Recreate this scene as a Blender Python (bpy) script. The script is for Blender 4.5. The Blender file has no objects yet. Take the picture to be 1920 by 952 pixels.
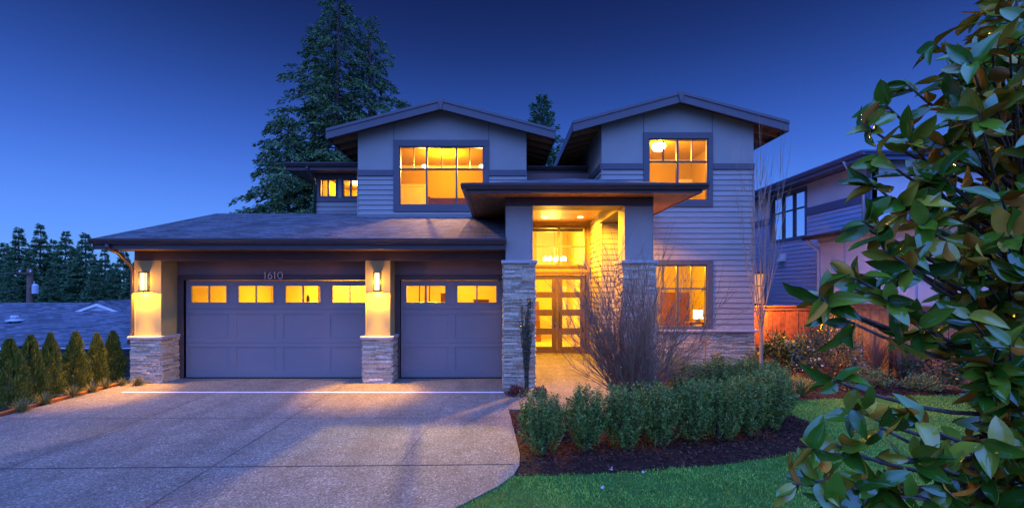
import bpy, math, random
import numpy as np
from mathutils import Vector, Matrix
R = math.radians
random.seed(7)
RNG = np.random.default_rng(7)
SC = bpy.context.scene
COL = SC.collection

# ------------------------------------------------------------------ camera, sky, exposure
F, CX, HY, EYE = 850.0, 937.0, 540.0, 2.3          # focal length in photo pixels, vanishing point, eye height
def X(px, y): return (px - CX) * y / F
def Z(py, y): return EYE + (HY - py) * y / F

cam_d = bpy.data.cameras.new('camera'); cam = bpy.data.objects.new('camera', cam_d); COL.objects.link(cam)
cam.location = (0, 0, EYE); cam.rotation_euler = (R(90), 0, 0)
cam_d.sensor_width = 36; cam_d.sensor_fit = 'HORIZONTAL'; cam_d.lens = F / 1920 * 36
cam_d.shift_x = 23 / 1920; cam_d.shift_y = 64 / 1920; cam_d.clip_start = 0.05; cam_d.clip_end = 3000
SC.camera = cam

SC.view_settings.view_transform = 'Standard'; SC.view_settings.look = 'None'
SC.view_settings.exposure = 0; SC.view_settings.gamma = 1
try:
    SC.cycles.use_denoising = True; SC.cycles.denoiser = 'OPENIMAGEDENOISE'
    SC.cycles.max_bounces = 8; SC.cycles.diffuse_bounces = 4; SC.cycles.transparent_max_bounces = 12
    SC.cycles.sample_clamp_indirect = 6; SC.cycles.caustics_reflective = False; SC.cycles.caustics_refractive = False
except Exception: pass

W = bpy.data.worlds.new('World'); SC.world = W; W.use_nodes = True
nt = W.node_tree; N = nt.nodes; L = nt.links
N.clear()
out = N.new('ShaderNodeOutputWorld'); bg = N.new('ShaderNodeBackground'); L.new(bg.outputs[0], out.inputs[0])
tc = N.new('ShaderNodeTexCoord'); sep = N.new('ShaderNodeSeparateXYZ'); L.new(tc.outputs['Generated'], sep.inputs[0])
ramp = N.new('ShaderNodeValToRGB'); L.new(sep.outputs['Z'], ramp.inputs[0])
cr = ramp.color_ramp; cr.interpolation = 'B_SPLINE'
SKY = [(0.0, (.18, .44, 1.22)), (.09, (.135, .36, 1.12)), (.22, (.058, .175, .76)), (.34, (.027, .083, .40)), (.45, (.0115, .034, .175)), (.56, (.006, .0145, .088)), (1, (.006, .0145, .088))]
while len(cr.elements) < len(SKY): cr.elements.new(0.5)
for e, (p, c) in zip(cr.elements, SKY): e.position = p; e.color = (*c, 1)
# the western half of the sky, behind the camera, still holds the last light of dusk
mr = N.new('ShaderNodeMapRange'); mr.interpolation_type = 'SMOOTHSTEP'; L.new(sep.outputs['Y'], mr.inputs['Value'])
mr.inputs['From Min'].default_value = 0.55; mr.inputs['From Max'].default_value = -0.35
mx = N.new('ShaderNodeMix'); mx.data_type = 'RGBA'; L.new(mr.outputs[0], mx.inputs['Factor'])
zr = N.new('ShaderNodeValToRGB'); L.new(sep.outputs['Z'], zr.inputs[0]); zr.color_ramp.interpolation = 'EASE'
for e, (p, c) in zip([zr.color_ramp.elements[0], zr.color_ramp.elements[1]], [(0.0, (.16, .29, 1.05)), (.75, (.56, 1.25, 5.0))]): e.position = p; e.color = (*c, 1)
L.new(ramp.outputs[0], mx.inputs[6]); L.new(zr.outputs[0], mx.inputs[7])
sky = N.new('ShaderNodeTexSky'); sky.sky_type = 'NISHITA'; sky.sun_disc = False
sky.sun_elevation = R(-4); sky.sun_rotation = R(180); sky.ozone_density = 4
ad = N.new('ShaderNodeMix'); ad.data_type = 'RGBA'; ad.blend_type = 'ADD'; ad.inputs['Factor'].default_value = .03
L.new(mx.outputs[2], ad.inputs[6]); L.new(sky.outputs[0], ad.inputs[7]); L.new(ad.outputs[2], bg.inputs[0])
bg.inputs[1].default_value = 1.0

WARM = (1.0, .50, .09)
def lamp(name, kind, loc, power, color=WARM, size=.1, rot=None, spot=None, blend=.2):
    d = bpy.data.lights.new(name, kind); d.energy = power; d.color = color
    if kind == 'AREA': d.size = size
    else: d.shadow_soft_size = size
    if spot: d.spot_size = R(spot); d.spot_blend = blend
    o = bpy.data.objects.new(name, d); COL.objects.link(o); o.location = loc
    if rot: o.rotation_euler = rot
    return o

# ------------------------------------------------------------------ materials
def nodes(name):
    m = bpy.data.materials.new(name); m.use_nodes = True
    t = m.node_tree; return m, t, t.nodes, t.links, t.nodes['Principled BSDF']
def coords(n, l, scale=(1, 1, 1), kind='Object'):
    t = n.new('ShaderNodeTexCoord'); mp = n.new('ShaderNodeMapping'); mp.inputs['Scale'].default_value = scale
    l.new(t.outputs[kind], mp.inputs[0]); return mp.outputs[0]
def noise(n, l, vec, scale, detail=4, rough=.55):
    t = n.new('ShaderNodeTexNoise'); t.inputs['Scale'].default_value = scale; t.inputs['Detail'].default_value = detail
    t.inputs['Roughness'].default_value = rough; l.new(vec, t.inputs['Vector']); return t
def rampn(n, l, fac, stops):
    r = n.new('ShaderNodeValToRGB'); e = r.color_ramp.elements
    while len(e) < len(stops): e.new(.5)
    for q, (p, c) in zip(e, stops): q.position = p; q.color = (*c, 1)
    l.new(fac, r.inputs[0]); return r.outputs[0]
def bump(n, l, p, h, strength, dist):
    b = n.new('ShaderNodeBump'); b.inputs['Strength'].default_value = strength; b.inputs['Distance'].default_value = dist
    l.new(h, b.inputs['Height']); l.new(b.outputs[0], p.inputs['Normal']); return b
def sc(c, k): return tuple(min(1, x * k) for x in c)
def paint(name, c, rough=.55, var=.12, scale=3, bstr=.15, bscale=60, bdist=.004, spec=.4, stretch=(1, 1, 1)):
    m, t, n, l, p = nodes(name); v = coords(n, l, stretch)
    a = noise(n, l, v, scale, 6); l.new(rampn(n, l, a.outputs[0], [(.3, sc(c, 1 - var)), (.7, sc(c, 1 + var))]), p.inputs['Base Color'])
    r = n.new('ShaderNodeMapRange'); l.new(a.outputs[0], r.inputs[0]); r.inputs[3].default_value = rough - .1; r.inputs[4].default_value = rough + .1
    l.new(r.outputs[0], p.inputs['Roughness']); p.inputs['Specular IOR Level'].default_value = spec
    if bstr: bump(n, l, p, noise(n, l, v, bscale, 3).outputs[0], bstr, bdist)
    return m
def islands(name, stops, rough=.6, var=0, bscale=0, bstr=.3, spec=.3):
    m, t, n, l, p = nodes(name); g = n.new('ShaderNodeNewGeometry')
    c = rampn(n, l, g.outputs['Random Per Island'], stops)
    if var:
        v = coords(n, l); a = noise(n, l, v, var, 5); x = n.new('ShaderNodeMix'); x.data_type = 'RGBA'; x.blend_type = 'MULTIPLY'
        x.inputs['Factor'].default_value = 1; l.new(c, x.inputs[6]); l.new(rampn(n, l, a.outputs[0], [(.3, (.62, .62, .62)), (.7, (1.2, 1.2, 1.2))]), x.inputs[7]); c = x.outputs[2]
    l.new(c, p.inputs['Base Color']); p.inputs['Roughness'].default_value = rough; p.inputs['Specular IOR Level'].default_value = spec
    if bscale: bump(n, l, p, noise(n, l, coords(n, l), bscale, 4).outputs[0], bstr, .01)
    return m
def emit(name, c, s):
    m, t, n, l, p = nodes(name); p.inputs['Base Color'].default_value = (.8, .7, .5, 1)
    p.inputs['Emission Color'].default_value = (*c, 1); p.inputs['Emission Strength'].default_value = s; return m

M = {}
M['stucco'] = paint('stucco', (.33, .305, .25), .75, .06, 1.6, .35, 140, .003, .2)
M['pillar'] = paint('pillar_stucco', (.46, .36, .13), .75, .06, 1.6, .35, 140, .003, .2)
M['siding'] = paint('siding', (.34, .30, .25), .6, .1, 2.2, .2, 40, .003, .35, (.35, 1, 3))
M['trim'] = paint('trim', (.105, .092, .09), .5, .1, 3, .1, 50)
M['trim_brown'] = paint('trim_brown', (.085, .055, .045), .5, .12, 3, .1, 50)
M['header'] = paint('header', (.24, .15, .12), .6, .1, 2, .1, 60)
M['gutter'] = paint('gutter', (.07, .052, .048), .32, .1, 4, .05, 30)
M['garage_door'] = paint('garage_door_paint', (.215, .195, .185), .5, .05, 1.5, .12, 90, .002, .4, (.5, 1, 1))
M['cedar_soffit'] = paint('cedar_soffit', (.46, .21, .075), .5, .3, 3, .2, 30, .004, .35, (6, .7, 6))
M['dark_soffit'] = paint('dark_soffit', (.16, .10, .07), .6, .2, 3, .1, 30)
M['cap'] = paint('cap_stone', (.42, .39, .35), .7, .12, 6, .3, 50, .004)
M['stone'] = islands('ledger_stone', [(0, (.34, .27, .17)), (.25, (.48, .40, .26)), (.5, (.62, .53, .36)), (.75, (.56, .42, .23)), (1, (.74, .66, .48))], .85, 25, 60, .6, .2)
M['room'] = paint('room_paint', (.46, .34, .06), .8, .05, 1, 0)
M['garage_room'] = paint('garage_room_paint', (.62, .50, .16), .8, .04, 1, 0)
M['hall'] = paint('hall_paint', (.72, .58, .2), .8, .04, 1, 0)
M['door_wood'] = paint('front_door_wood', (.085, .052, .02), .42, .25, 4, .15, 40, .003, .45, (8, 8, .8))
M['metal'] = paint('dark_metal', (.05, .045, .04), .35, .1, 6, 0, 40, .001, .6)
M['number'] = paint('number_metal', (.75, .62, .52), .3, .05, 6, 0)
M['furn'] = paint('brown_furniture', (.20, .07, .025), .5, .2, 5, .1, 40)
M['white'] = paint('white_paint', (.75, .73, .70), .5, .04, 3, 0)
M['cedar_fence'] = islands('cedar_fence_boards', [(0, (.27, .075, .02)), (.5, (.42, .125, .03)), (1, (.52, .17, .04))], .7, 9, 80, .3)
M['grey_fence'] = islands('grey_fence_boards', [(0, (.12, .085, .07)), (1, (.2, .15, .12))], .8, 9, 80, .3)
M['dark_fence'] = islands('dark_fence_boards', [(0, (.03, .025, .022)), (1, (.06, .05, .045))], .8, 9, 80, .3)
M['bark'] = paint('bark', (.14, .10, .075), .9, .35, 12, .7, 50, .02, .2, (3, 3, .6))
M['twig'] = paint('twig_bark', (.26, .16, .09), .75, .3, 20, .3, 80, .004, .3)
M['pale_twig'] = paint('pale_twig_bark', (.30, .22, .15), .75, .25, 20, .3, 80, .004, .3)
M['pole_wood'] = paint('pole_wood', (.13, .07, .045), .85, .25, 6, .4, 30, .01)
M['steel'] = paint('galvanised_steel', (.5, .52, .55), .4, .08, 8, 0)
def leafmat(name, a, b, c, rough=.55, spec=.35): return islands(name, [(0, a), (.5, b), (1, c)], rough, 0, 0, 0, spec)
M['cedar_leaf'] = leafmat('cedar_foliage', (.04, .085, .026), (.08, .15, .045), (.14, .21, .06), .7, .2)
M['fir_leaf'] = leafmat('fir_foliage', (.04, .10, .04), (.075, .16, .06), (.12, .21, .08), .7, .2)
M['thuja_leaf'] = leafmat('arborvitae_foliage', (.06, .095, .012), (.14, .17, .02), (.25, .25, .03), .65, .25)
M['yew_leaf'] = leafmat('yew_needles', (.05, .105, .016), (.13, .215, .03), (.34, .36, .075), .5, .25)
M['dark_leaf'] = leafmat('rhododendron_leaves', (.015, .045, .015), (.03, .075, .025), (.05, .11, .035), .35, .5)
M['camellia_leaf'] = leafmat('camellia_leaves', (.025, .055, .025), (.05, .09, .04), (.09, .13, .06), .35, .5)
M['lime_leaf'] = leafmat('variegated_leaves', (.08, .12, .03), (.16, .2, .05), (.3, .32, .1), .5, .3)
M['gold_leaf'] = leafmat('golden_heather', (.2, .17, .02), (.32, .26, .03), (.4, .36, .06), .6, .3)
M['red_leaf'] = leafmat('red_leaves', (.10, .02, .02), (.17, .05, .035), (.22, .12, .09), .5, .35)
M['dry_leaf'] = leafmat('dry_grass', (.22, .11, .06), (.32, .18, .10), (.42, .27, .16), .8, .2)
M['tuft_leaf'] = leafmat('tuft_grass', (.09, .11, .03), (.16, .17, .05), (.27, .25, .09), .6, .3)
M['lawn_leaf'] = islands('lawn_blades', [(0, (.11, .28, .02)), (.5, (.21, .42, .035)), (1, (.42, .52, .07))], .55, 1.1, 0, 0, .3)
M['petal'] = paint('white_petals', (.7, .62, .6), .6, .1, 10, 0)
M['chips'] = islands('bark_chips', [(0, (.035, .014, .009)), (.5, (.075, .028, .016)), (1, (.14, .055, .03))], .9, 0, 0, 0, .15)
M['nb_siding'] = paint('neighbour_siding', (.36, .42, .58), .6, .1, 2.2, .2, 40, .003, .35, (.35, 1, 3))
M['nb_tan'] = paint('neighbour_panel', (.60, .58, .58), .65, .06, 1.5, .2, 60, .003)
M['blue_trim'] = paint('neighbour_trim', (.09, .115, .2), .5, .1, 3, .1, 50)
M['clay'] = paint('orange_brown_fascia', (.40, .20, .09), .6, .1, 3, .1, 50)

def glass_mat():
    m, t, n, l, p = nodes('window_glass'); n.remove(p)
    tr = n.new('ShaderNodeBsdfTransparent'); gl = n.new('ShaderNodeBsdfGlossy'); gl.inputs['Roughness'].default_value = .02
    fr = n.new('ShaderNodeFresnel'); fr.inputs[0].default_value = 1.25
    mx = n.new('ShaderNodeMixShader'); l.new(fr.outputs[0], mx.inputs[0]); l.new(tr.outputs[0], mx.inputs[1]); l.new(gl.outputs[0], mx.inputs[2])
    l.new(mx.outputs[0], n['Material Output'].inputs[0]); return m
M['glass'] = glass_mat()
def dark_glass():
    m, t, n, l, p = nodes('unlit_window_glass'); p.inputs['Base Color'].default_value = (.02, .03, .05, 1); p.inputs['Roughness'].default_value = .03
    p.inputs['IOR'].default_value = 2.2; p.inputs['Specular IOR Level'].default_value = 1; p.inputs['Metallic'].default_value = .95
    p.inputs['Base Color'].default_value = (.8, .85, .95, 1); return m
M['dark_glass'] = dark_glass()

def shingle_mat(name, base, dirw):
    m, t, n, l, p = nodes(name); v = coords(n, l, dirw)
    sp = n.new('ShaderNodeSeparateXYZ'); l.new(v, sp.inputs[0]); cb = n.new('ShaderNodeCombineXYZ')
    return m, t, n, l, p, sp, cb
def shingles(name, base, run='Y'):
    m, t, n, l, p, sp, cb = shingle_mat(name, base, (1, 1, 1))
    a, b = ('X', 'Y') if run == 'Y' else ('Y', 'X')
    l.new(sp.outputs[a], cb.inputs[0]); l.new(sp.outputs[b], cb.inputs[1])
    br = n.new('ShaderNodeTexBrick'); l.new(cb.outputs[0], br.inputs[0]); br.offset = .37; br.squash = 1
    br.inputs['Scale'].default_value = 1; br.inputs['Brick Width'].default_value = .31; br.inputs['Row Height'].default_value = .14
    br.inputs['Mortar Size'].default_value = .007; br.inputs['Mortar Smooth'].default_value = .3; br.inputs['Bias'].default_value = 0
    br.inputs['Color1'].default_value = (*sc(base, .6), 1); br.inputs['Color2'].default_value = (*sc(base, 1.5), 1); br.inputs['Mortar'].default_value = (*sc(base, .3), 1)
    ns = noise(n, l, cb.outputs[0], 9, 6); x = n.new('ShaderNodeMix'); x.data_type = 'RGBA'; x.blend_type = 'MULTIPLY'; x.inputs['Factor'].default_value = .45
    l.new(br.outputs[0], x.inputs[6]); l.new(rampn(n, l, ns.outputs[0], [(.3, (.5, .5, .5)), (.7, (1.4, 1.4, 1.4))]), x.inputs[7]); l.new(x.outputs[2], p.inputs['Base Color'])
    # each course steps up at its lower edge
    wv = n.new('ShaderNodeMath'); wv.operation = 'MODULO'; l.new(sp.outputs[b], wv.inputs[0]); wv.inputs[1].default_value = .14
    mh = n.new('ShaderNodeMath'); mh.operation = 'MULTIPLY_ADD'; l.new(wv.outputs[0], mh.inputs[0]); mh.inputs[1].default_value = -5; l.new(br.outputs['Fac'], mh.inputs[2])
    mi = n.new('ShaderNodeMath'); mi.operation = 'MULTIPLY'; l.new(mh.outputs[0], mi.inputs[0]); mi.inputs[1].default_value = -1
    p.inputs['Roughness'].default_value = .8; p.inputs['Specular IOR Level'].default_value = .25
    bump(n, l, p, mh.outputs[0], .8, .012); return m
M['shingle'] = shingles('roof_shingles', (.10, .098, .098), 'Y')
M['shingle_x'] = shingles('roof_shingles_across', (.10, .098, .098), 'X')
M['nb_shingle'] = shingles('neighbour_shingles', (.11, .115, .13), 'Y')

def concrete_mat():
    m, t, n, l, p = nodes('exposed_aggregate'); v = coords(n, l)
    vo = n.new('ShaderNodeTexVoronoi'); vo.inputs['Scale'].default_value = 62; l.new(v, vo.inputs['Vector'])
    peb = rampn(n, l, vo.outputs['Color'], [(0, (.075, .066, .050)), (.45, (.16, .150, .116)), (.8, (.25, .230, .175)), (1, (.50, .45, .34))])
    big = noise(n, l, v, .55, 5, .6); st = noise(n, l, v, 3.2, 5, .65)
    x = n.new('ShaderNodeMix'); x.data_type = 'RGBA'; x.blend_type = 'MULTIPLY'; x.inputs['Factor'].default_value = 1
    l.new(peb, x.inputs[6]); l.new(rampn(n, l, big.outputs[0], [(.3, (.8, .8, .8)), (.7, (1.15, 1.15, 1.15))]), x.inputs[7])
    y = n.new('ShaderNodeMix'); y.data_type = 'RGBA'; y.blend_type = 'MULTIPLY'; y.inputs['Factor'].default_value = 1
    l.new(x.outputs[2], y.inputs[6]); l.new(rampn(n, l, st.outputs[0], [(.3, (.82, .82, .82)), (.7, (1.1, 1.1, 1.1))]), y.inputs[7]); tm = noise(n, l, coords(n, l, (1.6, .16, 1)), 1.3, 5, .6); w = n.new('ShaderNodeMix'); w.data_type = 'RGBA'; w.blend_type = 'MULTIPLY'; w.inputs['Factor'].default_value = 1   # worn tyre tracks and damp stains
    l.new(y.outputs[2], w.inputs[6]); l.new(rampn(n, l, tm.outputs[0], [(.35, (.82, .82, .83)), (.55, (1.03, 1.03, 1.03)), (.75, (1.08, 1.07, 1.06))]), w.inputs[7]); l.new(w.outputs[2], p.inputs['Base Color'])
    p.inputs['Roughness'].default_value = .78; p.inputs['Specular IOR Level'].default_value = .22
    bump(n, l, p, vo.outputs['Distance'], .55, -.006); return m
M['concrete'] = concrete_mat()
M['joint'] = paint('joint_line', (.06, .055, .05), .9, .2, 8, 0)  # dark lines of the driveway control joints
M['soil'] = paint('mulch_soil', (.05, .022, .014), .95, .4, 18, 1, 70, .02, .1)
M['earth'] = paint('ground_earth', (.05, .06, .03), .95, .3, 2, .4, 30, .02, .1)
M['lawn'] = paint('lawn_soil', (.05, .14, .025), .9, .3, 8, .5, 80, .02, .1)
def planks(name, c, run_axis, width=.09):
    m, t, n, l, p = nodes(name); v = coords(n, l); sp = n.new('ShaderNodeSeparateXYZ'); l.new(v, sp.inputs[0])
    cb = n.new('ShaderNodeCombineXYZ'); a, b = ('X', 'Y') if run_axis == 'X' else ('Y', 'X')
    l.new(sp.outputs[a], cb.inputs[0]); l.new(sp.outputs[b], cb.inputs[1])
    br = n.new('ShaderNodeTexBrick'); l.new(cb.outputs[0], br.inputs[0]); br.inputs['Scale'].default_value = 1
    br.inputs['Brick Width'].default_value = 1.6; br.inputs['Row Height'].default_value = width; br.inputs['Mortar Size'].default_value = .006
    br.inputs['Color1'].default_value = (*sc(c, .65), 1); br.inputs['Color2'].default_value = (*sc(c, 1.35), 1); br.inputs['Mortar'].default_value = (*sc(c, .15), 1)
    ns = noise(n, l, coords(n, l, (1, 14, 1) if run_axis == 'X' else (14, 1, 1)), 4, 5)
    x = n.new('ShaderNodeMix'); x.data_type = 'RGBA'; x.blend_type = 'MULTIPLY'; x.inputs['Factor'].default_value = 1
    l.new(br.outputs[0], x.inputs[6]); l.new(rampn(n, l, ns.outputs[0], [(.3, (.7, .7, .7)), (.7, (1.2, 1.2, 1.2))]), x.inputs[7]); l.new(x.outputs[2], p.inputs['Base Color'])
    p.inputs['Roughness'].default_value = .45; return m
M['plank_ceiling'] = planks('plank_ceiling', (.42, .22, .09), 'X', .1)
M['lamp_glow'] = emit('lamp_glass_glow', (1, .60, .16), 4.5)
M['bulb'] = emit('bulb_glow', (1, .8, .42), 30)
M['lit_shade'] = emit('lit_lamp_shade', (1, .84, .55), 3.2)
M['lit_pane'] = emit('lit_neighbour_pane', (1, .36, .05), .85)
M['down_glow'] = emit('downlight_glow', (1, .82, .4), 10)

def leaf_top():
    m, t, n, l, p = nodes('magnolia_leaf_top'); g = n.new('ShaderNodeNewGeometry')
    l.new(rampn(n, l, g.outputs['Random Per Island'], [(0, (.02, .08, .006)), (.4, (.055, .16, .010)), (.72, (.14, .23, .015)), (1, (.34, .30, .025))]), p.inputs['Base Color'])
    p.inputs['Roughness'].default_value = .11; p.inputs['Specular IOR Level'].default_value = .65
    bump(n, l, p, noise(n, l, coords(n, l), 25, 2).outputs[0], .25, .004); return m
M['mag_top'] = leaf_top()
M['mag_under'] = islands('magnolia_leaf_underside', [(0, (.34, .12, .012)), (.5, (.55, .24, .02)), (1, (.52, .38, .04))], .6, 0, 40, .2, .3)

# ------------------------------------------------------------------ mesh helpers
def world_off(o):
    v = Vector((0, 0, 0))
    while o is not None: v += o.location; o = o.parent
    return v
class MB:
    def __init__(s): s.v = []; s.f = []
    def hexa(s, p):                                  # p: bottom 0-3, top 4-7
        b = len(s.v); s.v += [tuple(q) for q in p]
        s.f += [(b, b+3, b+2, b+1), (b+4, b+5, b+6, b+7), (b, b+1, b+5, b+4), (b+1, b+2, b+6, b+5), (b+2, b+3, b+7, b+6), (b+3, b, b+4, b+7)]; return s
    def box(s, x0, x1, y0, y1, z0, z1):
        if x0 > x1: x0, x1 = x1, x0
        if y0 > y1: y0, y1 = y1, y0
        if z0 > z1: z0, z1 = z1, z0
        return s.hexa([(x0, y0, z0), (x1, y0, z0), (x1, y1, z0), (x0, y1, z0), (x0, y0, z1), (x1, y0, z1), (x1, y1, z1), (x0, y1, z1)])
    def poly(s, pts): b = len(s.v); s.v += [tuple(q) for q in pts]; s.f.append(tuple(range(b, b + len(pts)))); return s
    def prism(s, pts, d):                            # polygon pushed along d
        n = len(pts); b = len(s.v); d = Vector(d); s.v += [tuple(q) for q in pts] + [tuple(Vector(q) + d) for q in pts]
        s.f += [tuple(range(b, b+n)), tuple(range(b+2*n-1, b+n-1, -1))] + [(b+i, b+n+i, b+n+(i+1) % n, b+(i+1) % n) for i in range(n)]; return s
    def tube(s, pts, rad, k=6, cap=True):
        pts = [Vector(q) for q in pts]; n = len(pts); b = len(s.v)
        if not hasattr(rad, '__len__'): rad = [rad] * n
        up = Vector((.13, .31, .94))
        for i, q in enumerate(pts):
            t = (pts[min(i+1, n-1)] - pts[max(i-1, 0)]).normalized()
            a = t.cross(up); a = a.normalized() if a.length > .05 else t.cross(Vector((1, 0, 0))).normalized(); c = t.cross(a)
            for j in range(k):
                w = 2 * math.pi * j / k; s.v.append(tuple(q + (a * math.cos(w) + c * math.sin(w)) * rad[i]))
        for i in range(n - 1):
            for j in range(k): s.f.append((b+i*k+j, b+i*k+(j+1) % k, b+(i+1)*k+(j+1) % k, b+(i+1)*k+j))
        if cap: s.f += [tuple(b + k - 1 - j for j in range(k)), tuple(b+(n-1)*k+j for j in range(k))]
        return s
    def lathe(s, cx, cy, prof, k=16):                # prof: (radius, z)
        b = len(s.v)
        for r, z in prof:
            for j in range(k): w = 2*math.pi*j/k; s.v.append((cx + r*math.cos(w), cy + r*math.sin(w), z))
        for i in range(len(prof)-1):
            for j in range(k): s.f.append((b+i*k+j, b+i*k+(j+1) % k, b+(i+1)*k+(j+1) % k, b+(i+1)*k+j))
        s.f += [tuple(b+k-1-j for j in range(k)), tuple(b+(len(prof)-1)*k+j for j in range(k))]; return s
    def build(s, name, mat, parent=None, bevel=0, smooth=False):
        me = bpy.data.meshes.new(name); me.from_pydata(s.v, [], s.f); me.materials.append(mat)
        if smooth: me.polygons.foreach_set('use_smooth', [True] * len(me.polygons))
        me.update(); o = bpy.data.objects.new(name, me); COL.objects.link(o)
        if parent is not None: o.parent = parent; o.location = -world_off(parent)
        if bevel:
            m = o.modifiers.new('soft_edges', 'BEVEL'); m.width = bevel; m.segments = 2; m.limit_method = 'ANGLE'; m.angle_limit = R(40)
        return o
def npmesh(name, V, Fq, mats, parent=None, midx=None, smooth=False):
    me = bpy.data.meshes.new(name); V = np.ascontiguousarray(V, dtype=np.float32).reshape(-1, 3); k = Fq.shape[1]
    me.vertices.add(len(V)); me.vertices.foreach_set('co', V.ravel())
    me.loops.add(Fq.size); me.loops.foreach_set('vertex_index', np.ascontiguousarray(Fq, dtype=np.int32).ravel())
    me.polygons.add(len(Fq)); me.polygons.foreach_set('loop_start', np.arange(0, Fq.size, k, dtype=np.int32))
    for m in (mats if isinstance(mats, (list, tuple)) else [mats]): me.materials.append(m)
    if midx is not None: me.polygons.foreach_set('material_index', np.ascontiguousarray(midx, dtype=np.int32))
    if smooth: me.polygons.foreach_set('use_smooth', np.ones(len(Fq), dtype=bool))
    me.update(calc_edges=True); me.validate()
    o = bpy.data.objects.new(name, me); COL.objects.link(o)
    if parent is not None: o.parent = parent; o.location = (0, 0, 0)
    return o
def tag(o, label=None, cat=None, group=None, kind=None):
    if label: o['label'] = label
    if cat: o['category'] = cat
    if group: o['group'] = group
    if kind: o['kind'] = kind
    return o
def empty(name, loc, label, cat, group=None, rz=0):
    o = bpy.data.objects.new(name, None); COL.objects.link(o); o.location = loc; o.rotation_euler = (0, 0, rz); o.empty_display_size = .2
    return tag(o, label, cat, group)
def copy_tree(o, parent=None):
    c = o.copy(); COL.objects.link(c)
    if parent is not None: c.parent = parent
    for ch in list(o.children): copy_tree(ch, c)
    return c
def norm(a): return a / np.maximum(np.linalg.norm(a, axis=-1, keepdims=True), 1e-9)
def cards(P, D, Ln, Wd, rng, Nv=None):
    """diamond leaves: base P, direction D, length Ln, width Wd"""
    n = len(P); D = norm(D)
    if Nv is None: Nv = rng.normal(size=(n, 3))
    S = norm(np.cross(D, Nv)); Ln = np.broadcast_to(Ln, (n,))[:, None]; Wd = np.broadcast_to(Wd, (n,))[:, None]
    mid = P + D * Ln * .45
    V = np.stack([P, mid + S * Wd * .5, P + D * Ln, mid - S * Wd * .5], 1).reshape(-1, 3)
    return V, np.arange(n * 4).reshape(n, 4)

# front-facing frame: u = world X, d = distance toward the camera, z
def front(Y): return lambda u, d, z: (u, Y - d, z)
def leftface(Xp): return lambda u, d, z: (Xp - d, u, z)          # faces -X, u = world Y
def rightface(Xp): return lambda u, d, z: (Xp + d, u, z)
def hx(mb, mp, u0, u1, d0, d1, z0, z1, d1t=None):
    t = d1 if d1t is None else d1t
    mb.hexa([mp(u0, d1, z0), mp(u1, d1, z0), mp(u1, d0, z0), mp(u0, d0, z0), mp(u0, t, z1), mp(u1, t, z1), mp(u1, d0, z1), mp(u0, d0, z1)])
def rects(u0, u1, z0, z1, ops):
    zs = sorted({z0, z1, *[z for o in ops for z in o[2:4] if z0 < z < z1]}); res = []
    for a, b in zip(zs, zs[1:]):
        m = (a + b) / 2; blk = sorted((o[0], o[1]) for o in ops if o[2] <= m <= o[3]); u = u0
        for p, q in blk:
            if p > u: res.append((u, min(p, u1), a, b))
            u = max(u, q)
        if u < u1: res.append((u, u1, a, b))
    return [r for r in res if r[1] - r[0] > .002 and r[3] - r[2] > .002]
def wall(mb, mp, u0, u1, z0, z1, ops=(), d0=-.2, d1=0):
    for a, b, c, e in rects(u0, u1, z0, z1, ops): hx(mb, mp, a, b, d0, d1, c, e)
def siding(mb, mp, u0, u1, z0, z1, ops=(), exp=.157):
    z = z0
    while z < z1 - .01:
        t = min(z + exp, z1)
        for a, b, c, e in rects(u0, u1, z + .012, t, ops):
            f = lambda q: .006 + .022 * (1 - (q - z) / exp)
            hx(mb, mp, a, b, 0.001, f(c), c, e, f(e))
        z += exp
def stone(mb, mp, u0, u1, z0, z1, rnd, dmax=.045):
    z = z0
    while z < z1 - .008:
        h = min(rnd.choice([.02, .026, .032, .04, .05]), z1 - z); u = u0 + rnd.uniform(-.012, .012)
        while u < u1 - .02:
            w = rnd.uniform(.1, .42); e = u + w
            if e > u1 - .07: e = u1 + rnd.uniform(-.012, .014)
            k = rnd.uniform(.008, dmax); j = rnd.uniform(-.006, .006)
            hx(mb, mp, u, e - .004, -.01, k + j, z, z + h - .004, k - j * .5); u = e
        z += h
def prof(mb, mp, pts, u0, u1):
    mb.prism([mp(u0, d, z) for d, z in pts], Vector(mp(u1, 0, 0)) - Vector(mp(u0, 0, 0)))
def gutter_prof(z): return [(0, z), (.075, z), (.095, z + .045), (.125, z + .075), (.13, z + .125), (0, z + .125)]
def ring(mb, mp, o, i, d0, d1):                     # rectangular frame between outer and inner rectangle
    (a, b, c, e), (p, q, r, s) = o, i
    hx(mb, mp, a, b, d0, d1, s, e); hx(mb, mp, a, b, d0, d1, c, r); hx(mb, mp, a, p, d0, d1, r, s); hx(mb, mp, q, b, d0, d1, r, s)

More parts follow.
